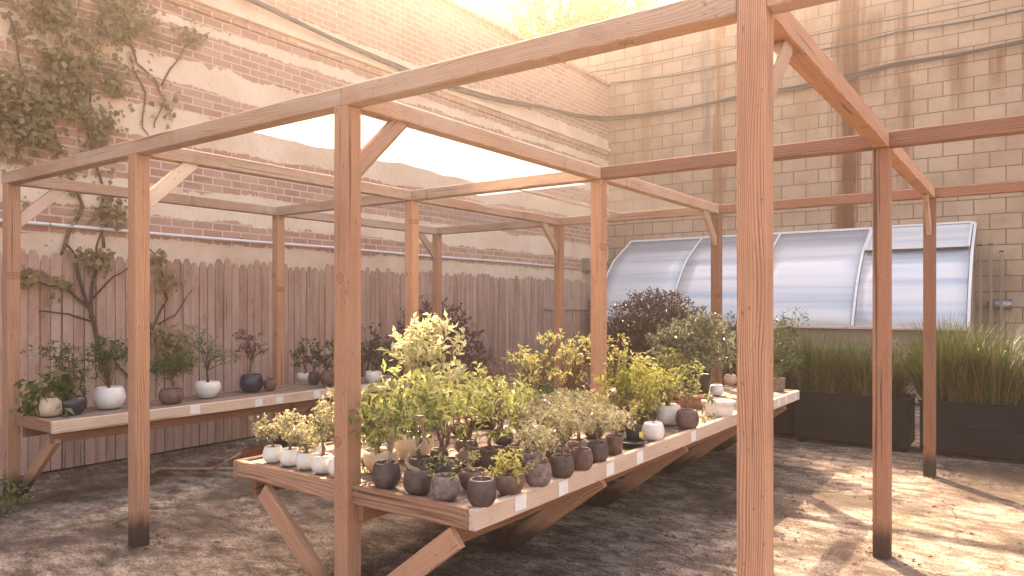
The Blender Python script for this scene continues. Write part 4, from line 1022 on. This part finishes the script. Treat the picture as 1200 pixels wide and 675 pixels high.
vine("climbing_ivy", "brownish green ivy spreading over the upper left of the brick wall", (XI, 3.0, 0),
     [([yz(x, y, XI) for x, y in s], r) for s, r in (
         ([(70, 300), (95, 240), (60, 150), (75, 60), (40, -40)], 0.02), ([(120, 290), (118, 220), (100, 140), (110, 60), (130, -10)], 0.016),
         ([(150, 40), (160, 75), (182, 95), (190, 120), (180, 150)], 0.014), ([(150, 60), (168, 110), (165, 150), (185, 175)], 0.012), ([(20, 180), (30, 100), (10, 20)], 0.016),
         ([(190, 100), (215, 55), (245, 38)], 0.010))],
     [ls(30, 20, 60, 30, 1300, XI), ls(80, 40, 60, 40, 1700, XI), ls(20, 110, 40, 45, 1000, XI), ls(60, 100, 40, 40, 1000, XI), ls(110, 70, 40, 50, 1000, XI), ls(25, 170, 30, 28, 500, XI), ls(120, 130, 30, 50, 600, XI), ls(130, 20, 40, 25, 420, XI),
      ls(60, -50, 120, 50, 1400, XI), ls(75, 210, 14, 45, 110, XI), ls(125, 240, 16, 30, 130, XI), ls(170, 100, 14, 50, 90, XI), ls(190, 130, 10, 30, 50, XI), ls(50, 250, 30, 20, 60, XI), ls(225, 45, 18, 10, 60, XI)], 'ivy', 0.062, 'bark', XI)
XF = fx + 0.018
vine("climbing_vine", "woody bare vine branching over the fence behind the fence bench", (XF, 3.6, 0),
     [([yz(x, y, XF) for x, y in s], r) for s, r in (
         ([(130, 470), (112, 395), (100, 350), (85, 300), (75, 285)], 0.024), ([(105, 375), (108, 330), (112, 290), (120, 270)], 0.018), ([(104, 360), (80, 340), (50, 332), (25, 322)], 0.014),
         ([(110, 380), (80, 368), (45, 365)], 0.010), ([(108, 350), (130, 325), (160, 310)], 0.010), ([(172, 440), (168, 400), (195, 350), (185, 310), (172, 290)], 0.016), ([(180, 380), (205, 370), (225, 340)], 0.010), ([(160, 452), (140, 430), (122, 410)], 0.014))],
     [ls(40, 330, 28, 6, 90, XF), ls(30, 322, 14, 8, 60, XF), ls(90, 295, 40, 8, 110, XF), ls(112, 308, 10, 12, 70, XF), ls(60, 348, 12, 14, 40, XF), ls(185, 385, 14, 14, 140, XF), ls(205, 395, 12, 12, 130, XF), ls(180, 300, 12, 8, 60, XF), ls(190, 330, 14, 14, 50, XF), ls(200, 420, 18, 14, 130, XF), ls(48, 365, 6, 6, 20, XF)], 'ivy', 0.06, 'darkbark', XF)

# tree beyond the walls
a, b_ = ray(640)
tb = Vector((a * 20.5, b_ * 20.5, 0))
tree = thing("street_tree", "sunlit golden green tree rising beyond the walls", "tree", tb)
mb = MB(); mb.tube([tb, tb + Vector((0.1, 0, 3)), tb + Vector((-0.1, 0.1, 6.5)), tb + Vector((0, 0, 9.5))], [0.3, 0.25, 0.2, 0.1], 10)
es = []
for k in range(16):
    d = rnd_dir(); c_ = tb + Vector((d.x * 2.9, d.y * 2.0, 9.9 + d.z * 2.0)); es.append((c_, R.uniform(0.9, 1.5), R.uniform(0.7, 1.1)))
    mb.tube([tb + Vector((0, 0, 7 + R.random() * 2)), tb.lerp(c_, 0.5) + Vector((0, 0, 4.2)), c_], [0.10, 0.07, 0.02], 6)
mb.build("trunk", M['darkbark'], tree)
mb = MB(); foliage(mb, es, 26000, 'treeleaf', 0.15); mb.build("crown", L['treeleaf'], tree)

# ------------------------------------------------------------------ loose things on the ground
o = thing("bamboo_stick", "long thin stick lying flat on the concrete left of the main bench", "stick", at(226, 550, 0)[0])
mb = MB(); mb.tube([at(180, 553, 0.012)[0], at(186, 549, 0.015)[0], at(230, 549, 0.016)[0], at(300, 549, 0.014)[0]], 0.013, 7); mb.build("stick", M['twig'], o)
q0 = at(248, 551, 0.02)[0]; q1 = at_z(282, 531, 6.45)
o = thing("bamboo_stick", "short thin stick propped at a slant on the long one", "stick", q0)
mb = MB(); mb.tube([q0, q0.lerp(q1, 0.5) + Vector((0, 0, 0.004)), q1], 0.009, 7); mb.build("stick", M['twig'], o)
q0 = at(296, 541, 0)[0]
for k in range(2):
    o = thing("loose_brick", ["lower loose red brick under the fence bench", "upper loose red brick resting on another under the fence bench"][k], "brick", q0 + Vector((0, 0, 0.07 * k)))
    mb = MB(); mb.box(q0 + Vector((0, 0, 0.034 + 0.068 * k)), (0.11, 0.23, 0.066), Matrix.Rotation(0.3 + 0.2 * k, 3, 'Z'), 0.005); mb.build("brick", M['redbrick'], o)
mb = MB()
def chip(x, y, s):
    off = Vector((x, y, s * 0.25)); vs = []; 
    for d in ((1, 0, 0), (-1, 0, 0), (0, 1, 0), (0, -1, 0), (0, 0, 0.7), (0, 0, -0.5)): vs.append(off + Vector(d) * s * R.uniform(0.6, 1.2))
    mb.add(vs, [[0, 2, 4], [2, 1, 4], [1, 3, 4], [3, 0, 4], [2, 0, 5], [1, 2, 5], [3, 1, 5], [0, 3, 5]])
for k in range(420):
    x = R.uniform(-2.3, 0.3); chip(x, 8.2 - abs(R.gauss(0, 0.12)), R.uniform(0.004, 0.014))
for k in range(500):
    chip(R.uniform(-6.9, -3.6), R.uniform(1.6, 5.0), R.uniform(0.003, 0.010))
for k in range(260): chip(R.uniform(-1.6, 0.4), R.uniform(3.5, 8.0), R.uniform(0.003, 0.008))
for k in range(300): chip(fx + 0.06 + abs(R.gauss(0, 0.15)), R.uniform(1.0, 7), R.uniform(0.006, 0.02))
tag(mb.build("gravel", M['stone']), "scattered pale stone chips on the concrete", "gravel", None, "stuff")
mb = MB()
for k in range(1700):
    u_ = R.random()
    if u_ < 0.45: x, y = fx + 0.05 + abs(R.gauss(0, 0.25)), R.uniform(1, 8)
    elif u_ < 0.8: x, y = R.uniform(-3.4, -1.2), R.uniform(2.6, 7.6)
    else: x, y = R.uniform(-5, 0.3), R.uniform(2.5, 8.1)
    mb.leaf(Vector((x, y, 0.004)), Vector((R.uniform(-1, 1), R.uniform(-1, 1), 0.08)), UP + rnd_dir() * 0.3, R.uniform(0.02, 0.05), R.uniform(0.012, 0.024), 0.2, 0.1)
for x_ in PX:
    for y_ in PY:
        for k in range(26):
            a_ = R.uniform(0, 2 * PI); d_ = 0.07 + abs(R.gauss(0, 0.07))
            mb.leaf(Vector((x_ + d_ * math.cos(a_), y_ + d_ * math.sin(a_), 0.004)), Vector((R.uniform(-1, 1), R.uniform(-1, 1), 0.15)), UP + rnd_dir() * 0.4, R.uniform(0.015, 0.04), R.uniform(0.01, 0.02), 0.2, 0.15)
tag(mb.build("leaf_litter", M['litter']), "dry fallen leaves scattered over the concrete", "leaf litter", None, "stuff")
# fallen petals and dust on the bench tops
mb = MB()
for k in range(380):
    x, y = R.uniform(-3.4, -1.9), R.uniform(2.42, 7.3)
    if R.random() < 0.5: x = R.uniform(-2.3, -1.9)
    mb.leaf(Vector((x, y, BT + 0.003)), Vector((R.uniform(-1, 1), R.uniform(-1, 1), 0.1)), UP + rnd_dir() * 0.3, R.uniform(0.008, 0.022), R.uniform(0.005, 0.012), 0.2, 0.1)
tag(mb.build("fallen_leaves", L['varie']), "pale fallen leaf scraps on the top of the main bench", "leaf litter", None, "stuff")

# ------------------------------------------------------------------ sunlit haze
if HAZE > 0:
    mb = MB(); mb.add([(-36, -36, -1), (36, -36, -1), (36, 36, -1), (-36, 36, -1), (-36, -36, 16), (36, -36, 16), (36, 36, 16), (-36, 36, 16)],
                      [[3, 2, 1, 0], [4, 5, 6, 7], [0, 1, 5, 4], [1, 2, 6, 5], [2, 3, 7, 6], [3, 0, 4, 7]])
    t = NT("haze air"); t.t.nodes.remove(t.b)
    pv_ = t.n("ShaderNodeVolumePrincipled"); pv_.inputs["Color"].default_value = (1.0, 0.86, 0.74, 1); pv_.inputs["Density"].default_value = HAZE
    pv_.inputs["Anisotropy"].default_value = 0.90
    t.l(pv_.outputs[0], t.out.inputs["Volume"])
    tag(mb.build("haze", t.m), kind="stuff")
